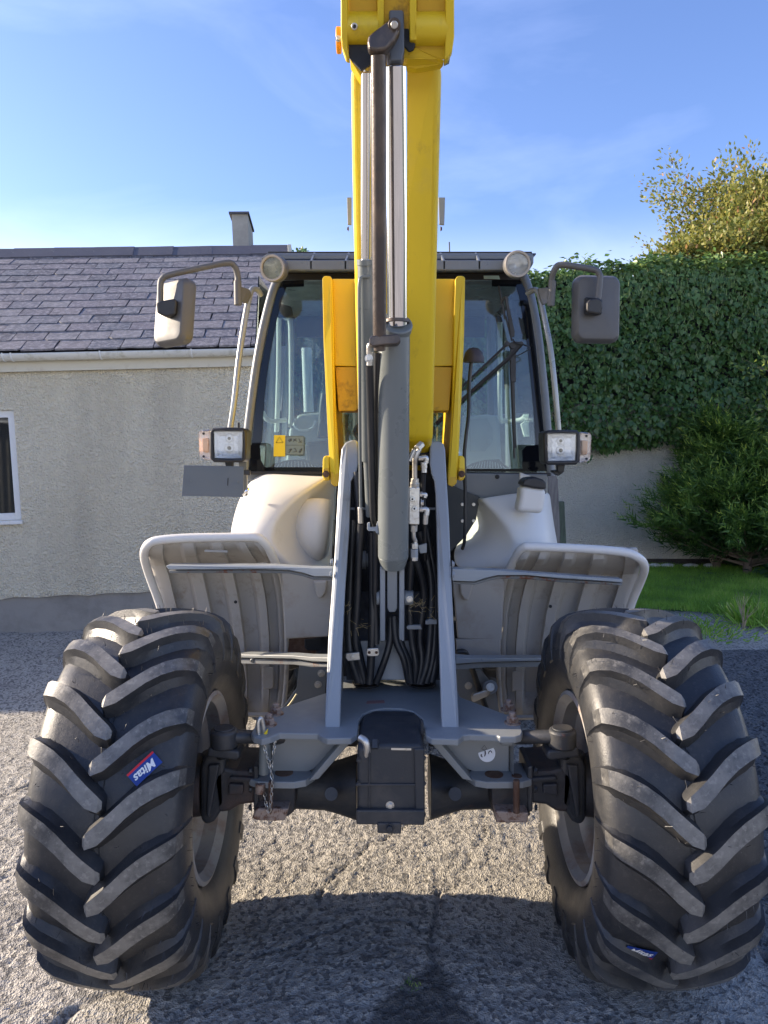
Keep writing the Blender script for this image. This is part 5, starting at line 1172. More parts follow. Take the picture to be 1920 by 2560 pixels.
# inner splash panels and bracket humps
def panel(X, dy):
    o = slabp('splash_panel', [(X(703), 1425 + dy), (X(838), 1425 + dy), (X(830), 1500 + dy), (X(822), 1592 + dy), (X(760), 1595 + dy), (X(712), 1598 + dy)], .02, PANG, mach, Y=3.0, bevel=.006)
    slabp('moulded_hump', [(X(782), 1452 + dy), (X(818), 1452 + dy), (X(815), 1480 + dy), (X(806), 1495 + dy), (X(795), 1497 + dy), (X(790), 1485 + dy)], .03, PANG, o, Y=2.975, bevel=.012, seg=4)
panel(lambda p: p, 0); panel(mir, 5)
slabp('lower_splash_panel', [(1140, 1598), (1250, 1598), (1250, 1646), (1143, 1642)], .02, PANG, mach, Y=3.0)
# chassis plates lower down
cp_ = slabp('chassis_plate', [(718, 1592), (830, 1592), (828, 1640), (720, 1640)], .03, RUST, mach, Y=3.12)
cp2 = slabp('chassis_plate', [(748, 1660), (818, 1662), (812, 1740), (792, 1755), (700, 1780), (742, 1720)], .03, FRAMEG, mach, Y=3.06)
for px, py in ((795, 1711), (803, 1683)): bolt(P(px, py, 3.058), (0, -1, 0), .011, ZINC, cp2)
slabp('chassis_recess', [(761, 1598), (832, 1592), (832, 1622), (825, 1627), (768, 1627), (761, 1620)], .01, DARK, cp_, Y=3.1, bevel=.008)
cp3 = slabp('chassis_plate', [(1143, 1672), (1200, 1674), (1238, 1720), (1250, 1790), (1143, 1745)], .03, FRAMEG, mach, Y=3.06)
bolt(P(1171, 1714, 3.058), (0, -1, 0), .011, ZINC, cp3)
cylp('swivel_post', (1226, 1718, 3.0), (1226, 1718, 3.08), 18, FRAMEG, cp3); cylp('swivel_nut', (1226, 1718, 2.98), (1226, 1718, 3.02), 11, ZINC, cp3)
slabp('perforated_link', [(1178, 1742), (1184, 1735), (1212, 1726), (1222, 1724), (1228, 1734), (1218, 1742), (1186, 1756), (1180, 1754)], .02, ZINC, cp3, Y=2.99, bevel=.006)
tubep('brake_hose', [(1140, 1632, 2.9), (1160, 1630, 2.92), (1172, 1650, 2.95), (1190, 1700, 3.0), (1215, 1770, 3.02)], .012, HOSE, mach)
tubep('drag_strap', [(700, 1775, 2.95), (720, 1766, 2.95), (742, 1735, 2.95)], .004, mat('yellow_strap', (.6, .55, .35), .7), mach)

# ---- chassis body behind (real volume for shade and other viewpoints)
box('chassis', (0.03, 4.25, .72), (.62, 2.3, .42), DARK, mach, bevel=.02)
box('engine_hood', (0.03, 5.35, 1.25), (1.05, 1.15, .75), WHITE, mach, bevel=.12, seg=4)
box('rear_frame', (0.03, 5.6, .78), (.9, .9, .45), FRAMEG, mach, bevel=.03)
box('cab_floor', (0.04, 4.02, 1.16), (1.20, 1.25, .10), DARK, mach, bevel=.02)
box('side_tank', (-.56, 4.0, .86), (.36, 1.1, .5), DARK, mach, bevel=.05); box('side_tank', (.62, 4.0, .86), (.36, 1.1, .5), DARK, mach, bevel=.05)

# ---- white front bodies
def grid_patch(name, rows_, m, parent, lev=2, th=.02):
    k = len(rows_[0]); v = [P(*p) for r_ in rows_ for p in r_]
    f = [(i * k + j, i * k + j + 1, (i + 1) * k + j + 1, (i + 1) * k + j) for i in range(len(rows_) - 1) for j in range(k - 1)]
    me = pyme(name, v, f); o = link(name, me, m, parent, None, 180)
    s = o.modifiers.new('s', 'SOLIDIFY'); s.thickness = th; s.offset = -1
    u = o.modifiers.new('u', 'SUBSURF'); u.levels = lev; u.render_levels = lev; return o
# columns: outer silhouette (back), outer face, crease, crease inner, inner face, inner end
Lb = [
 [(640, 1180, 3.42), (660, 1178, 3.34), (740, 1182, 3.30), (822, 1190, 3.26), (824, 1191, 3.27), (835, 1195, 3.33), (842, 1196, 3.38)],
 [(608, 1222, 3.40), (622, 1214, 3.24), (690, 1214, 3.18), (772, 1222, 3.16), (776, 1224, 3.17), (806, 1232, 3.30), (842, 1236, 3.40)],
 [(592, 1254, 3.38), (604, 1248, 3.20), (660, 1250, 3.12), (727, 1256, 3.11), (731, 1258, 3.12), (784, 1266, 3.30), (842, 1270, 3.42)],
 [(578, 1300, 3.36), (590, 1298, 3.16), (630, 1298, 3.08), (690, 1298, 3.07), (694, 1300, 3.08), (765, 1312, 3.28), (840, 1316, 3.42)],
 [(571, 1345, 3.34), (582, 1345, 3.13), (620, 1345, 3.05), (675, 1342, 3.05), (679, 1343, 3.06), (758, 1356, 3.24), (838, 1360, 3.38)],
 [(571, 1380, 3.34), (584, 1380, 3.13), (620, 1382, 3.05), (688, 1374, 3.05), (692, 1375, 3.06), (765, 1390, 3.2), (836, 1392, 3.32)],
 [(574, 1430, 3.34), (590, 1430, 3.14), (640, 1430, 3.07), (730, 1412, 3.07), (734, 1413, 3.08), (785, 1424, 3.16), (835, 1425, 3.24)]]
bodyL = grid_patch('front_fairing', Lb, WHITE, mach)
Rb = [
 [(1368, 1232, 3.42), (1352, 1232, 3.28), (1300, 1234, 3.20), (1213, 1244, 3.16), (1209, 1244, 3.17), (1204, 1243, 3.2), (1199, 1242, 3.26)],
 [(1370, 1256, 3.42), (1356, 1256, 3.24), (1310, 1258, 3.15), (1232, 1264, 3.13), (1228, 1264, 3.14), (1212, 1265, 3.22), (1196, 1264, 3.32)],
 [(1374, 1290, 3.40), (1362, 1290, 3.20), (1322, 1290, 3.10), (1258, 1292, 3.10), (1254, 1292, 3.11), (1225, 1296, 3.22), (1188, 1298, 3.36)],
 [(1379, 1325, 3.38), (1368, 1325, 3.16), (1334, 1325, 3.07), (1280, 1324, 3.07), (1276, 1324, 3.08), (1228, 1330, 3.20), (1172, 1332, 3.36)],
 [(1387, 1366, 3.36), (1376, 1366, 3.13), (1344, 1366, 3.05), (1294, 1358, 3.05), (1290, 1358, 3.06), (1222, 1364, 3.17), (1140, 1366, 3.32)],
 [(1388, 1400, 3.34), (1378, 1400, 3.12), (1344, 1400, 3.05), (1284, 1386, 3.06), (1280, 1386, 3.07), (1212, 1392, 3.13), (1132, 1392, 3.22)],
 [(1388, 1440, 3.34), (1376, 1440, 3.13), (1330, 1440, 3.07), (1240, 1424, 3.07), (1236, 1424, 3.08), (1190, 1428, 3.11), (1140, 1428, 3.14)]]
bodyR = grid_patch('filler_tank', Rb, WHITE, mach)
# scoop bulge on the left body
sc_ = grid_patch('scoop', [[(738, 1262, 3.295), (765, 1248, 3.225), (800, 1246, 3.205), (818, 1248, 3.225), (824, 1250, 3.345)], [(732, 1300, 3.265), (755, 1290, 3.165), (795, 1288, 3.145), (816, 1290, 3.165), (822, 1290, 3.345)], [(738, 1340, 3.245), (760, 1340, 3.165), (792, 1338, 3.145), (812, 1338, 3.165), (818, 1340, 3.345)], [(762, 1380, 3.245), (776, 1376, 3.185), (794, 1376, 3.165), (808, 1374, 3.185), (814, 1372, 3.345)], [(785, 1398, 3.285), (790, 1397, 3.245), (797, 1396, 3.225), (804, 1394, 3.245), (810, 1390, 3.345)]], WHITE, bodyL)
# tank neck and cap
nk = slabp('tank_neck', [(1303, 1214), (1366, 1222), (1364, 1255), (1358, 1285), (1292, 1280), (1300, 1245)], .10, WHITE, bodyR, Y=3.0, bevel=.02, seg=4)
slabp('tank_cap', [(1305, 1214), (1308, 1203), (1320, 1195), (1340, 1193), (1358, 1199), (1367, 1208), (1366, 1224), (1335, 1221)], .11, BLACKP, bodyR, Y=2.99, bevel=.012, seg=4)
slabp('tank_lug', [(1300, 1181), (1329, 1191), (1312, 1198), (1304, 1212), (1300, 1200)], .02, WHITE, bodyR, Y=3.2, bevel=.003)
# cowl under the windscreen
cw = slabp('cowl', [(1160, 1183), (1368, 1186), (1366, 1235), (1300, 1236), (1212, 1246), (1198, 1242), (1140, 1222), (1130, 1183)], .03, CABG, mach, Y=3.27, bevel=.003)
bolt(P(1243, 1192, 3.268), (0, -1, 0), .007, DARK, cw)
slabp('cowl', [(612, 1180), (860, 1180), (860, 1215), (640, 1215), (614, 1196)], .03, CABG, mach, Y=3.36, bevel=.003)
bk = slabp('dark_bulkhead', [(1112, 1205), (1200, 1243), (1190, 1300), (1165, 1340), (1128, 1378), (1120, 1378)], .02, mat('dark_blue_grey_plate', (.035, .042, .045), .5), mach, Y=3.22)
for px, py in ((1156, 1261), (1184, 1261), (1156, 1302), (1184, 1302)): bolt(P(px, py, 3.218), (0, -1, 0), .008, ZINC, bk, washer=False)
slabp('dark_bulkhead', [(842, 1180), (870, 1180), (860, 1420), (832, 1420)], .02, DARK, mach, Y=3.2)
tubep('bonnet_rod', [(1163, 1215, 3.05), (1162, 1340, 3.05), (1156, 1372, 3.08)], .007, HOSE, mach)

# ---- cab
cab = empty('cab_root', (0, 0, 0)); bpy.data.objects.remove(cab)
YF = 3.36
def wy(py): return YF + (1180 - py) / 480 * .08
glassL = [(624, 1178), (630, 1100), (641, 1000), (652, 920), (666, 845), (680, 780), (692, 735), (706, 702)]
glassR = [(1300, 700), (1316, 730), (1327, 780), (1338, 850), (1347, 930), (1354, 1020), (1362, 1110), (1368, 1180)]
ws = slab('windscreen', [P(x, y, wy(y)) for x, y in glassL + glassR], (0, .006, 0), GLASS, mach, 0)
# black printed border on the glass
def band(outer, inner, name, m, par, lift=.003, d=.002):
    n_ = len(outer); v = [P(x, y, wy(y) - lift) for x, y in outer] + [P(x, y, wy(y) - lift) for x, y in inner]
    v += [p + Vector((0, d, 0)) for p in v]
    f = []
    for i in range(n_ - 1): f += [(i, i + 1, n_ + i + 1, n_ + i), (2 * n_ + i, 3 * n_ + i, 3 * n_ + i + 1, 2 * n_ + i + 1)]
    return link(name, pyme(name, v, f), m, par)
GBLK = mat('black_glass_border', (.006, .007, .01), .06, var=.02, rvar=.02)
band([(623, 1179)] + glassL[1:] + [(760, 700)], [(634, 1168), (655, 1100), (660, 1000), (668, 930), (682, 850), (694, 790), (704, 750), (716, 718), (760, 716)], 'glass_border', GBLK, ws)
band([(1230, 699)] + glassR[:-1] + [(1368, 1179)], [(1230, 716), (1290, 716), (1298, 740), (1307, 790), (1318, 860), (1326, 940), (1334, 1020), (1340, 1110), (1342, 1168)], 'glass_border', GBLK, ws)
slabp('glass_border', [(1305, 1126), (1316, 1115), (1345, 1112), (1366, 1178), (1312, 1178), (1306, 1168)], .002, GBLK, ws, Y=3.357, bevel=0)
slabp('glass_border', [(624, 1178), (627, 1112), (650, 1112), (652, 1150), (662, 1168), (850, 1168), (850, 1179)], .002, GBLK, ws, Y=3.357, bevel=0)
slabp('glass_border', [(1160, 1172), (1312, 1172), (1312, 1179), (1160, 1179)], .002, GBLK, ws, Y=3.357, bevel=0)
# pillars
def pillar(pts, r): return tube('cab_pillar', [P(x, y, wy(y) + .01) for x, y in pts], r, CABG, mach, n=4, seg=12)
pillar([(612, 1190), (618, 1100), (630, 1000), (641, 920), (655, 840), (670, 775), (683, 728), (698, 692)], .021)
pillar([(1376, 1190), (1369, 1100), (1361, 1000), (1354, 930), (1345, 850), (1334, 780), (1322, 728), (1308, 690)], .021)
slabp('windscreen_sill', [(606, 1178), (1378, 1182), (1378, 1190), (606, 1187)], .06, BLACKP, mach, Y=3.34, bevel=.004)
slabp('windscreen_header', [(690, 682), (1318, 682), (1318, 700), (694, 700)], .10, BLACKP, mach, Y=3.44, bevel=.004)
rf = slab('cab_roof', [P(675, 632, 3.30), P(1335, 632, 3.30), Vector((.70, 4.75, 2.47)), Vector((-.62, 4.75, 2.47))], (0, 0, -.05), CABG, mach, .012)
# roof visor with ribs
vz = slabp('roof_visor', [(700, 650), (1300, 650), (1302, 675), (698, 675)], .02, CABG, mach, Y=3.22, bevel=.004)
slab('visor_tray', [P(670, 633, 3.34), P(1340, 633, 3.34), P(1310, 668, 3.24), P(690, 668, 3.24)], (0, 0, -.006), BLACKP, vz, 0)
slabp('visor_top_lip', [(670, 629), (1330, 629), (1330, 633), (670, 633)], .01, BLACKP, vz, Y=3.34, bevel=0)
for px, d in ((775, 1), (861, 1), (1108, -1), (1196, -1)):
    slab('visor_rib', [P(px, 652, 3.22), P(px + d * 9, 631, 3.34), P(px + d * 9, 650, 3.34), P(px, 674, 3.22)], (.008 * 1, 0, 0), CABG, vz, .001)
tubep('aerial', [(1124, 632, 3.6), (1123, 605, 3.6)], .003, BLACKP, mach)
# work lights
def worklight(px, py, r_, m, tilt):
    c = P(px, py, 3.16); k = r_ / FPX * 3.2; D = Vector((tilt, -1, -.12)).normalized(); M = frame(c, -D)
    o = link('work_light', lathe_me('work_light', [(0, k * .80), (-.012, k * .84), (-.016, k * .98), (.0, k * 1.02), (.03, k), (.05, k * .7), (.055, 0.001)], 40, 'Z'), GREYP, mach, M, 50)
    link('light_bezel', lathe_me('light_bezel', [(-.013, k * .78), (-.0185, k * .82), (-.019, k * .95), (-.010, k * 1.0)], 40, 'Z'), mat('pale_bezel_plastic', (.42, .38, .33), .5), o, M, 60)
    link('reflector', lathe_me('reflector', [(-.004, k * .8), (.015, k * .55), (.028, k * .25), (.03, .001)], 32, 'Z'), m, o, M, 60)
    v = [(0, 0, -.012)]; n_ = 14
    bm = bmesh.new()
    for i in range(-9, 10):
        y = i * k * .08; hw = math.sqrt(max((k * .79) ** 2 - y * y, 0)); 
        tube_bm(bm, [Vector((-hw, y, -.010)), Vector((hw, y, -.010))], .0012, 4)
    link('lens_flutes', bm2me(bm, 'lens_flutes'), LENS, o, M)
    link('lens', lathe_me('lens', [(-.0115, k * .8), (-.014, k * .4), (-.015, .001)], 32, 'Z'), LENS, o, M, 80)
    return o
worklight(684, 671, 32, REFY, -.25); worklight(1293, 661, 32, REFL, .02)
slabp('light_bracket', [(652, 645), (668, 634), (690, 632), (705, 645), (690, 650), (668, 650)], .03, CABG, mach, Y=3.25, bevel=.004); slabp('light_bracket', [(1268, 640), (1285, 632), (1318, 634), (1328, 660), (1318, 668)], .03, CABG, mach, Y=3.25, bevel=.004)
# side glass, rear, posts
bl_ = {}
def w3(x, y, z): return Vector((x, y, z))
cxl, cxr = -.62, .70
slab('side_window', [w3(cxl, 3.44, 1.25), w3(cxl, 4.65, 1.25), w3(cxl + .06, 4.65, 2.40), w3(cxl + .06, 3.50, 2.40)], (.005, 0, 0), SIDEG, mach, 0)
slab('side_window', [w3(cxr, 3.44, 1.25), w3(cxr, 4.65, 1.25), w3(cxr - .06, 4.65, 2.40), w3(cxr - .06, 3.50, 2.40)], (-.005, 0, 0), SIDEG, mach, 0)
slab('rear_window', [w3(cxl + .1, 4.68, 1.5), w3(cxr - .1, 4.68, 1.5), w3(cxr - .12, 4.68, 2.32), w3(cxl + .12, 4.68, 2.32)], (0, .005, 0), SIDEG, mach, 0)
for x, y in ((cxl + .02, 4.08), (cxr - .02, 4.08), (cxl + .03, 4.68), (cxr - .03, 4.68)): tube('cab_post', [w3(x, y, 1.15), w3(x + (.03 if x < 0 else -.03), y, 2.42)], .028, CABG, mach, n=1)
slab('rear_panel', [w3(cxl + .02, 4.66, 1.15), w3(cxr - .02, 4.66, 1.15), w3(cxr - .02, 4.66, 1.5), w3(cxl + .02, 4.66, 1.5)], .03, INTG, mach, 0)
slab('rear_header', [w3(cxl + .1, 4.66, 2.30), w3(cxr - .1, 4.66, 2.30), w3(cxr - .1, 4.66, 2.42), w3(cxl + .1, 4.66, 2.42)], .03, BLACKP, mach, 0)
slab('door_sill', [w3(cxl, 3.4, 1.1), w3(cxl, 4.7, 1.1), w3(cxl, 4.7, 1.27), w3(cxl, 3.4, 1.27)], (.03, 0, 0), CABG, mach, .004); slab('door_sill', [w3(cxr, 3.4, 1.1), w3(cxr, 4.7, 1.1), w3(cxr, 4.7, 1.27), w3(cxr, 3.4, 1.27)], (-.03, 0, 0), CABG, mach, .004)
# interior
tubep('grab_handle', [(722, 1062, 3.7), (728, 1040, 3.7), (727, 820, 3.7), (716, 795, 3.7), (703, 790, 3.7)], .012, CREAM, mach, seg=8)
tubep('door_bar', [(697, 720, 3.75), (697, 900, 3.8), (692, 1080, 3.8)], .012, CREAM, mach, seg=8)
tubep('door_bar', [(657, 1030, 3.7), (672, 1052, 3.7), (715, 1050, 3.75)], .011, CREAM, mach, seg=8)
slabp('interior_mirror', [(680, 762), (700, 758), (728, 766), (733, 790), (700, 795), (680, 785)], .03, BLACKP, mach, Y=3.6, bevel=.006)
tubep('exhaust_pipe', [(766, 870, 5.0), (772, 1030, 5.0)], .032, CREAM, mach, n=1)
cs = slabp('side_console', [(722, 1075), (745, 1035), (810, 1030), (832, 1060), (836, 1172), (712, 1172)], .45, INTG, mach, Y=3.7, bevel=.02, seg=3)
link('cup_ring', lathe_me('cup_ring', [(0, .042), (.006, .052), (.0, .058), (-.006, .052), (0, .042)], 32, 'Z'), CREAM, cs, frame(P(762, 1058, 3.69), (0, -.7, .7)), 60)
js = tubep('joystick', [(806, 1085, 3.62), (805, 1050, 3.62), (808, 1010, 3.62), (812, 985, 3.62)], [.034, .02, .014, .02] and .018, BLACKP, mach, n=1)
slabp('joystick_boot', [(792, 1095), (822, 1095), (816, 1062), (810, 1045), (801, 1045), (796, 1062)], .05, BLACKP, js, Y=3.6, bevel=.012)
slabp('pedal_box', [(760, 1105), (830, 1100), (835, 1168), (768, 1168)], .05, BLACKP, mach, Y=3.62, bevel=.02)
# seat
seat = box('seat', (.05, 4.2, 1.55), (.5, .5, .14), BLACKP, mach, bevel=.05, seg=4); box('backrest', (.05, 4.45, 1.85), (.46, .14, .55), BLACKP, seat, bevel=.05, seg=4)
stw = link('steering_wheel', lathe_me('steering_wheel', [(.016 * math.sin(a), .185 + .016 * math.cos(a)) for a in [2 * math.pi * k / 8 for k in range(8)]], 40, 'Z', True), BLACKP, mach, frame((.05, 3.75, 1.72), (0, -.45, .9)), 80)
cyl('steering_column', (.05, 3.55, 1.3), (.05, 3.75, 1.71), .04, BLACKP, mach)
hv = slabp('rear_bonnet_panel', [(1155, 1040), (1215, 1036), (1290, 1045), (1300, 1172), (1155, 1172)], .03, CREAM, mach, Y=4.62, bevel=.01)
slabp('bonnet_recess', [(1175, 1046), (1218, 1046), (1232, 1070), (1232, 1105), (1215, 1128), (1175, 1128)], .005, INTG, hv, Y=4.612, bevel=.002); cylp('bonnet_lock', (1224, 1105, 4.6), (1224, 1105, 4.615), 7, INTG, hv)
tubep('door_bar', [(1250, 805, 3.75), (1250, 900, 3.78), (1250, 1040, 3.8), (1262, 1052, 3.8), (1300, 1050, 3.75), (1318, 1035, 3.7)], .012, CREAM, mach, seg=8)
slabp('interior_mirror', [(1240, 780), (1262, 768), (1290, 772), (1295, 790), (1262, 796)], .03, BLACKP, mach, Y=3.6, bevel=.006)
slabp('door_lock', [(1303, 1060), (1322, 1045), (1330, 1088), (1312, 1092)], .03, CREAM, mach, Y=3.7)
# demister lines at the foot of the glass
for cx2, x0, x1 in ((740, 668, 806), (1228, 1160, 1275)):
    vt = slabp('demister_vent', [(x0, 1171), (x0 + 20, 1158), (x0 + 50, 1150), (cx2 + 20, 1148), (x1 - 18, 1158), (x1, 1171)], .01, BLACKP, mach, Y=3.385, bevel=0)
    for k in range(13):
        x = x0 + 14 + (x1 - x0 - 28) * k / 12; t_ = abs(k - 6) / 6.0
        tubep('vent_slat', [(x, 1170, 3.383), (x + (x - cx2) * -.12, 1153 + 12 * t_ ** 2, 3.383)], .0016, INTG, vt, n=1, seg=4)
# stickers on the glass
ys_ = slabp('yellow_warning_sticker', [(685, 1088), (713, 1088), (713, 1141), (684, 1141)], .0015, STY, ws, Y=3.352, bevel=0)
tubep('warning_triangle', [(690, 1107, 3.3505), (699, 1092, 3.3505), (708, 1107, 3.3505), (690, 1107, 3.3505)], .0009, STB, ys_, n=1, seg=4)
pg = slabp('pictogram_sticker', [(714, 1089), (761, 1090), (760, 1138), (713, 1138)], .0012, mat('pale_clear_sticker', (.18, .24, .26), .5), ws, Y=3.3525, bevel=0)
tubep('sticker_outline', [(715, 1090, 3.351), (760, 1091, 3.351), (759, 1137, 3.351), (714, 1137, 3.351), (715, 1090, 3.351)], .0007, STB, pg, n=1, seg=4); tubep('sticker_outline', [(715, 1113, 3.351), (759, 1113, 3.351)], .0006, STB, pg, n=1, seg=4)
random.seed(77)
for cx2 in (725, 738, 751):
    for cy2 in (1101, 1126):
        for k in range(2): tubep('pictogram', [(cx2 - 4 + random.uniform(-1, 1), cy2 + random.uniform(-6, 6), 3.351), (cx2 + random.uniform(-2, 2), cy2 + random.uniform(-6, 6), 3.351), (cx2 + 4, cy2 + random.uniform(-6, 6), 3.351)], .0011, STB, pg, n=1, seg=4)
slabp('pale_sticker', [(1209, 689), (1247, 689), (1250, 698), (1210, 697)], .0015, mat('mint_sticker', (.45, .62, .6), .5), mach, Y=3.43, bevel=0)
# wipers
wp = slabp('wiper_bracket', [(1272, 858), (1284, 853), (1300, 855), (1306, 862), (1292, 874), (1276, 870)], .02, BLACKP, mach, Y=3.31)
def wp_(n_, pts, r_=.004): return tubep(n_, pts, r_, BLACKP, wp, n=1, seg=6)
slabp('wiper_arm', [(1262, 741), (1268, 739), (1287, 830), (1286, 842), (1278, 844), (1276, 832)], .012, BLACKP, wp, Y=3.32); slabp('wiper_blade', [(1246, 713), (1250, 715), (1266, 795), (1262, 798), (1256, 770)], .02, BLACKP, wp, Y=3.33)
wp_('wiper_arm', [(1262, 742, 3.325), (1252, 760, 3.33)]); wp_('wiper_arm', [(1264, 790, 3.33), (1280, 852, 3.32)])
slabp('wiper_arm', [(1276, 872), (1290, 872), (1290, 955), (1277, 955)], .012, BLACKP, wp, Y=3.31); slabp('wiper_arm', [(1279, 955), (1287, 955), (1289, 1045), (1292, 1120), (1284, 1120), (1282, 1040)], .01, BLACKP, wp, Y=3.315)
wp_('wiper_blade', [(1276, 900, 3.335), (1280, 1000, 3.33), (1286, 1146, 3.325)], .0045)
wp_('link_arm', [(1268, 860, 3.31), (1245, 882, 3.32), (1150, 972, 3.325), (1110, 1005, 3.33)], .0055); wp_('link_arm', [(1302, 862, 3.31), (1270, 897, 3.315), (1150, 1005, 3.325), (1090, 1060, 3.33)], .009)
tubep('washer_hose', [(1283, 848, 3.31), (1290, 858, 3.30), (1310, 862, 3.30), (1325, 870, 3.30), (1308, 882, 3.30), (1285, 893, 3.31)], .0025, HOSE, wp)
bolt(P(1268, 860, 3.308), (0, -1, 0), .008, BLACKP, wp); bolt(P(1302, 860, 3.308), (0, -1, 0), .008, BLACKP, wp)
# brown knob on a bent stalk
kb = link('indicator_knob', lathe_me('indicator_knob', [(.055, .001), (.052, .018), (.038, .033), (.015, .040), (0, .042), (-.003, .044), (-.004, .03), (-.004, .001)], 32, 'Z'), mat('brown_rubber', (.055, .038, .032), .4), mach, frame(P(1184, 904, 3.1), (0, -.05, 1)), 50)
tubep('knob_stalk', [(1178, 905, 3.1), (1173, 960, 3.1), (1171, 1040, 3.08), (1165, 1090, 3.06), (1161, 1140, 3.05), (1163, 1220, 3.05)], .0075, HOSE, mach)
# small fittings beside pillars
slabp('cab_latch', [(1364, 1057), (1374, 1054), (1376, 1072), (1366, 1072)], .02, BLACKP, mach, Y=3.4); slabp('cab_latch', [(594, 1057), (598, 1056), (598, 1070), (594, 1070)], .02, BLACKP, mach, Y=3.4)

# ---- mirrors, grab rails
tubep('grab_rail', [(652, 738, 3.36), (645, 726, 3.34), (634, 722, 3.32), (625, 735, 3.30), (612, 800, 3.27), (597, 900, 3.24), (586, 1000, 3.22), (575, 1075, 3.22)], .0125, TUBEG, mach, n=5)
tubep('grab_rail', [(1318, 735, 3.36), (1330, 727, 3.34), (1341, 726, 3.32), (1350, 742, 3.30), (1362, 800, 3.27), (1377, 880, 3.24), (1388, 980, 3.22), (1396, 1078, 3.22)], .0125, TUBEG, mach, n=5)
def mirror(arm, mount, brk_pts, quadp, depthv, Ym, label):
    root = tube('mirror_arm', [P(*p) for p in arm], .0125, GREYP, mach, n=5)
    cylp('mirror_mount', mount[0], mount[1], 9.5, GREYP, root); slabp('mount_bracket', brk_pts, .02, GREYP, root, bevel=.003)
    return root
rl = mirror([(594, 715, 3.15), (594, 690, 3.15), (586, 665, 3.14), (566, 657, 3.13), (500, 670, 3.12), (424, 687, 3.1), (406, 697, 3.1), (401, 715, 3.1), (401, 770, 3.1)], ((594, 702, 3.15), (595, 763, 3.15)), [(602, 716, 3.17), (622, 722, 3.2), (628, 735, 3.22), (617, 758, 3.2), (604, 755, 3.17)], None, None, None, '')
rr_ = mirror([(1378, 745, 3.15), (1379, 700, 3.14), (1388, 672, 3.12), (1403, 662, 3.11), (1450, 668, 3.1), (1488, 675, 3.1), (1498, 685, 3.1), (1500, 700, 3.1), (1494, 755, 3.1)], ((1381, 702, 3.14), (1377, 765, 3.15)), [(1345, 720, 3.2), (1374, 718, 3.16), (1374, 755, 3.16), (1358, 762, 3.18), (1350, 745, 3.2)], None, None, None, '')
def rounded_rect(w_, h_, r_, n_=6):
    out = []
    for cx2, cy2, a0 in ((w_ / 2 - r_, h_ / 2 - r_, 0), (-w_ / 2 + r_, h_ / 2 - r_, 90), (-w_ / 2 + r_, -h_ / 2 + r_, 180), (w_ / 2 - r_, -h_ / 2 + r_, 270)):
        for k in range(n_ + 1): a = R(a0 + 90 * k / n_); out.append((cx2 + r_ * math.cos(a), cy2 + r_ * math.sin(a)))
    return out
def shell(name, w_, h_, r_, layers, m, parent, M):
    "rounded-rectangle body: layers = (z, inset)"
    v = []; n_ = None
    for z, ins in layers:
        rr2 = rounded_rect(w_ - 2 * ins, h_ - 2 * ins, max(r_ - ins * .6, .004)); n_ = len(rr2); v += [(x, y, z) for x, y in rr2]
    f = [tuple(range(n_))[::-1], tuple(range((len(layers) - 1) * n_, len(layers) * n_))]
    for L_ in range(len(layers) - 1): f += [(L_ * n_ + i, L_ * n_ + (i + 1) % n_, (L_ + 1) * n_ + (i + 1) % n_, (L_ + 1) * n_ + i) for i in range(n_)]
    return link(name, pyme(name, v, f), m, parent, M, 30, .003)
def place_panel(c, ex, ey):
    "matrix from centre point and in-plane axes; local z points towards the camera side"
    ex = Vector(ex).normalized(); ey = Vector(ey); ey = (ey - ex * ey.dot(ex)).normalized(); ez_ = ex.cross(ey)
    return Matrix.Translation(c) @ Matrix((ex, ey, ez_)).transposed().to_4x4()
lay = [(-.03, .0), (-.005, .0), (.018, .016), (.030, .045)]
# right mirror: broad side to the camera
M = place_panel(P(1494, 772, 3.16), (1, .12, 0), (0.02, .02, 1)); mR = shell('mirror_head', .192, .268, .035, [(-.045, .004), (-.035, .0), (-.008, .0), (.014, .012), (.018, .03)], GREYP, rr_, M)
link('mirror_glass', pyme('mirror_glass', [(x, y, -.046) for x, y in rounded_rect(.17, .25, .03)], [tuple(range(28))]), CHROME, mR, M)
slabp('mirror_recess', [(1463, 742), (1505, 746), (1505, 786), (1462, 784)], .02, DARK, mR, Y=3.125, bevel=.006); slabp('mirror_knuckle', [(1468, 757), (1476, 746), (1494, 743), (1508, 750), (1508, 770), (1500, 787), (1484, 784), (1467, 782)], .05, BLACKP, mR, Y=3.075, bevel=.008)
# left mirror: turned so that its back faces left and its edge the camera
M = place_panel(P(420, 777, 3.13), (.62, -.72, .0), (-.03, -.10, 1)); M = place_panel(P(428, 780, 3.13), (.80, -.60, .03), (.15, .05, 1)) 
mL = shell('mirror_head', .19, .262, .035, [(-.045, .004), (-.035, .0), (-.008, .0), (.014, .012), (.018, .03)], GREYP, rl, M)
link('mirror_glass', pyme('mirror_glass', [(x, y, -.046) for x, y in rounded_rect(.17, .25, .03)], [tuple(range(28))]), CHROME, mL, M)
slabp('mirror_knuckle', [(390, 757), (400, 752), (436, 746), (441, 752), (438, 786), (416, 792), (392, 782)], .05, BLACKP, mL, Y=3.055, bevel=.008)

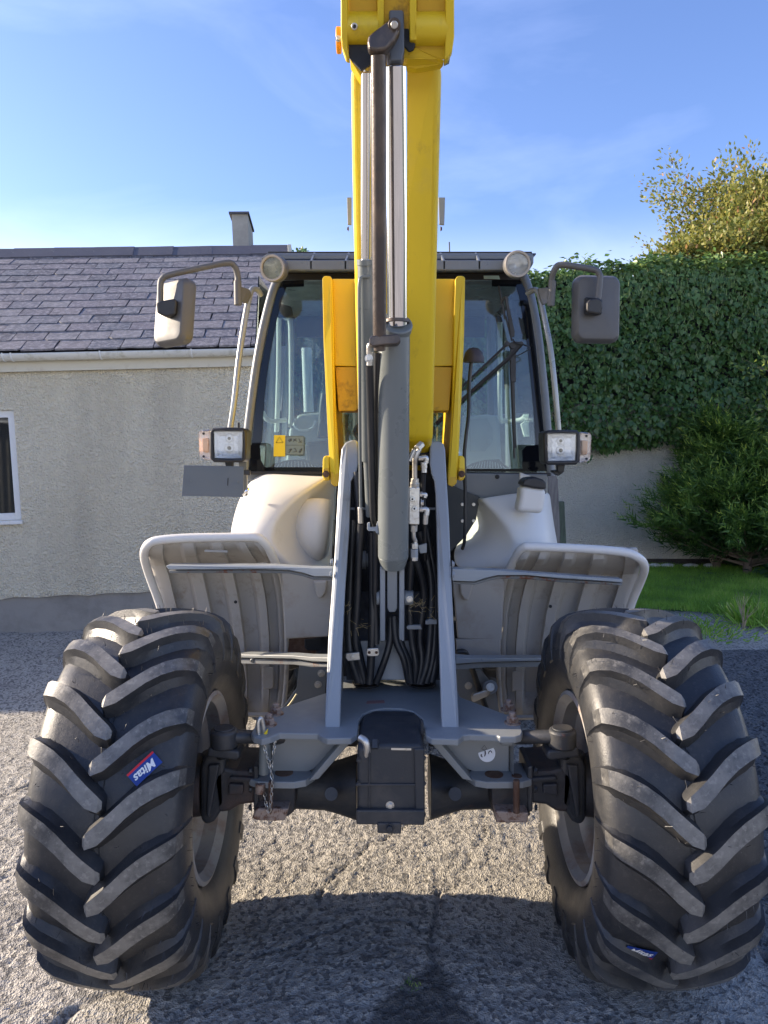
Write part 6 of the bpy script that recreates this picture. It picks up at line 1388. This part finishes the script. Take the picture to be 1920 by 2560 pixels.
# ---- headlamps with indicators, number plate
def headlamp(X, sg, ya):
    c = lambda l: [(X(a), b + ya) for a, b in l]
    o = slabp('headlamp', c([(524, 1078), (532, 1071), (606, 1070), (616, 1076), (614, 1148), (608, 1155), (534, 1154), (526, 1148)]), .11, BLACKP, mach, Y=3.0, bevel=.012, seg=4)
    # recessed bright reflector behind a clear lens
    me = pyme('reflector', [P(X(a), b + ya, Y) for a, b, Y in ((536, 1079, 2.992), (605, 1079, 2.992), (606, 1146, 2.992), (537, 1145, 2.992), (548, 1090, 2.997), (594, 1090, 2.997), (594, 1135, 2.997), (548, 1135, 2.997))], [(0, 1, 5, 4), (1, 2, 6, 5), (2, 3, 7, 6), (3, 0, 4, 7), (4, 5, 6, 7)])
    rf_ = link('reflector', me, REFL, o)
    for cy2, rr2 in ((1096, 9), (1120, 11)):
        cylp('bulb_ring', (X(573), cy2 + ya, 2.985), (X(573), cy2 + ya, 2.996), rr2, REFL, o, seg=24); cylp('bulb_hole', (X(573), cy2 + ya, 2.984), (X(573), cy2 + ya, 2.988), rr2 * .45, DARK, o, bevel=0)
    bm = bmesh.new()
    for k in range(16):
        x = 545 + k * 3.6
        for y0_, y1_ in ((1100, 1112), (1126, 1140)): tube_bm(bm, [P(X(x), y0_ + ya, 2.982), P(X(x), y1_ + ya, 2.982)], .0016, 4)
    link('lens_flutes', bm2me(bm, 'lens_flutes'), LENS, o)
    slabp('lens', c([(534, 1077), (607, 1077), (608, 1148), (535, 1147)]), .003, LENS, o, Y=2.974, bevel=.001)
    tube('lens_frame', [P(X(a), b + ya, 2.985) for a, b in ((530, 1080), (534, 1075), (570, 1074), (606, 1075), (611, 1080), (611, 1112), (610, 1146), (605, 1151), (570, 1151), (536, 1150), (531, 1145), (530, 1112), (530, 1080))], .0085, BLACKP, o, n=1, seg=8)
    ind = slabp('indicator', c([(495, 1082), (500, 1076), (525, 1073), (526, 1152), (505, 1148), (498, 1140)]), .05, LENSA, o, Y=3.01, bevel=.008)
    slabp('amber_insert', c([(505, 1096), (520, 1094), (520, 1132), (506, 1130)]), .02, AMB, ind, Y=3.025, bevel=.004)
    slabp('indicator_back', c([(500, 1080), (525, 1076), (526, 1150), (504, 1144)]), .01, STW if 0 else REFL, ind, Y=3.05, bevel=0)
    for y in (1084, 1141): cylp('lens_screw', (X(509), y + ya, 3.005), (X(509), y + ya, 3.015), 3, DARK, ind, bevel=0)
    slabp('lamp_stem', c([(562, 1155), (582, 1155), (580, 1175), (565, 1175)]), .03, BLACKP, o, Y=3.05, bevel=.003)
    return o
headlamp(lambda p: p, -1, 0); hR = headlamp(lambda p: 1975 - p, 1, 6)
slabp('lamp_bracket', [(1382, 1176), (1410, 1174), (1408, 1182), (1396, 1190), (1384, 1182)], .05, BLACKP, hR, Y=3.08, bevel=.003)
npl = slabp('number_plate', [(460, 1163), (610, 1166), (608, 1243), (454, 1240)], .004, PLATE, mach, Y=3.0, bevel=.001)
slabp('plate_bracket', [(585, 1172), (625, 1176), (625, 1188), (585, 1186)], .02, BLACKP, npl, Y=3.006)
for px, py in ((476, 1202), (594, 1205)): bolt(P(px, py, 2.9995), (0, -1, 0), .004, PLATE, npl)
slabp('plate_slit', [(569, 1195), (571, 1195), (570, 1214), (568, 1214)], .001, DARK, npl, Y=2.9985, bevel=0)
slabp('lamp_bracket', [(596, 1155), (616, 1150), (618, 1240), (606, 1240)], .02, CABG, mach, Y=3.12)
tubep('body_latch', [(608, 1236, 2.99), (616, 1228, 2.97), (621, 1222, 2.98)], .006, CHROME, mach)
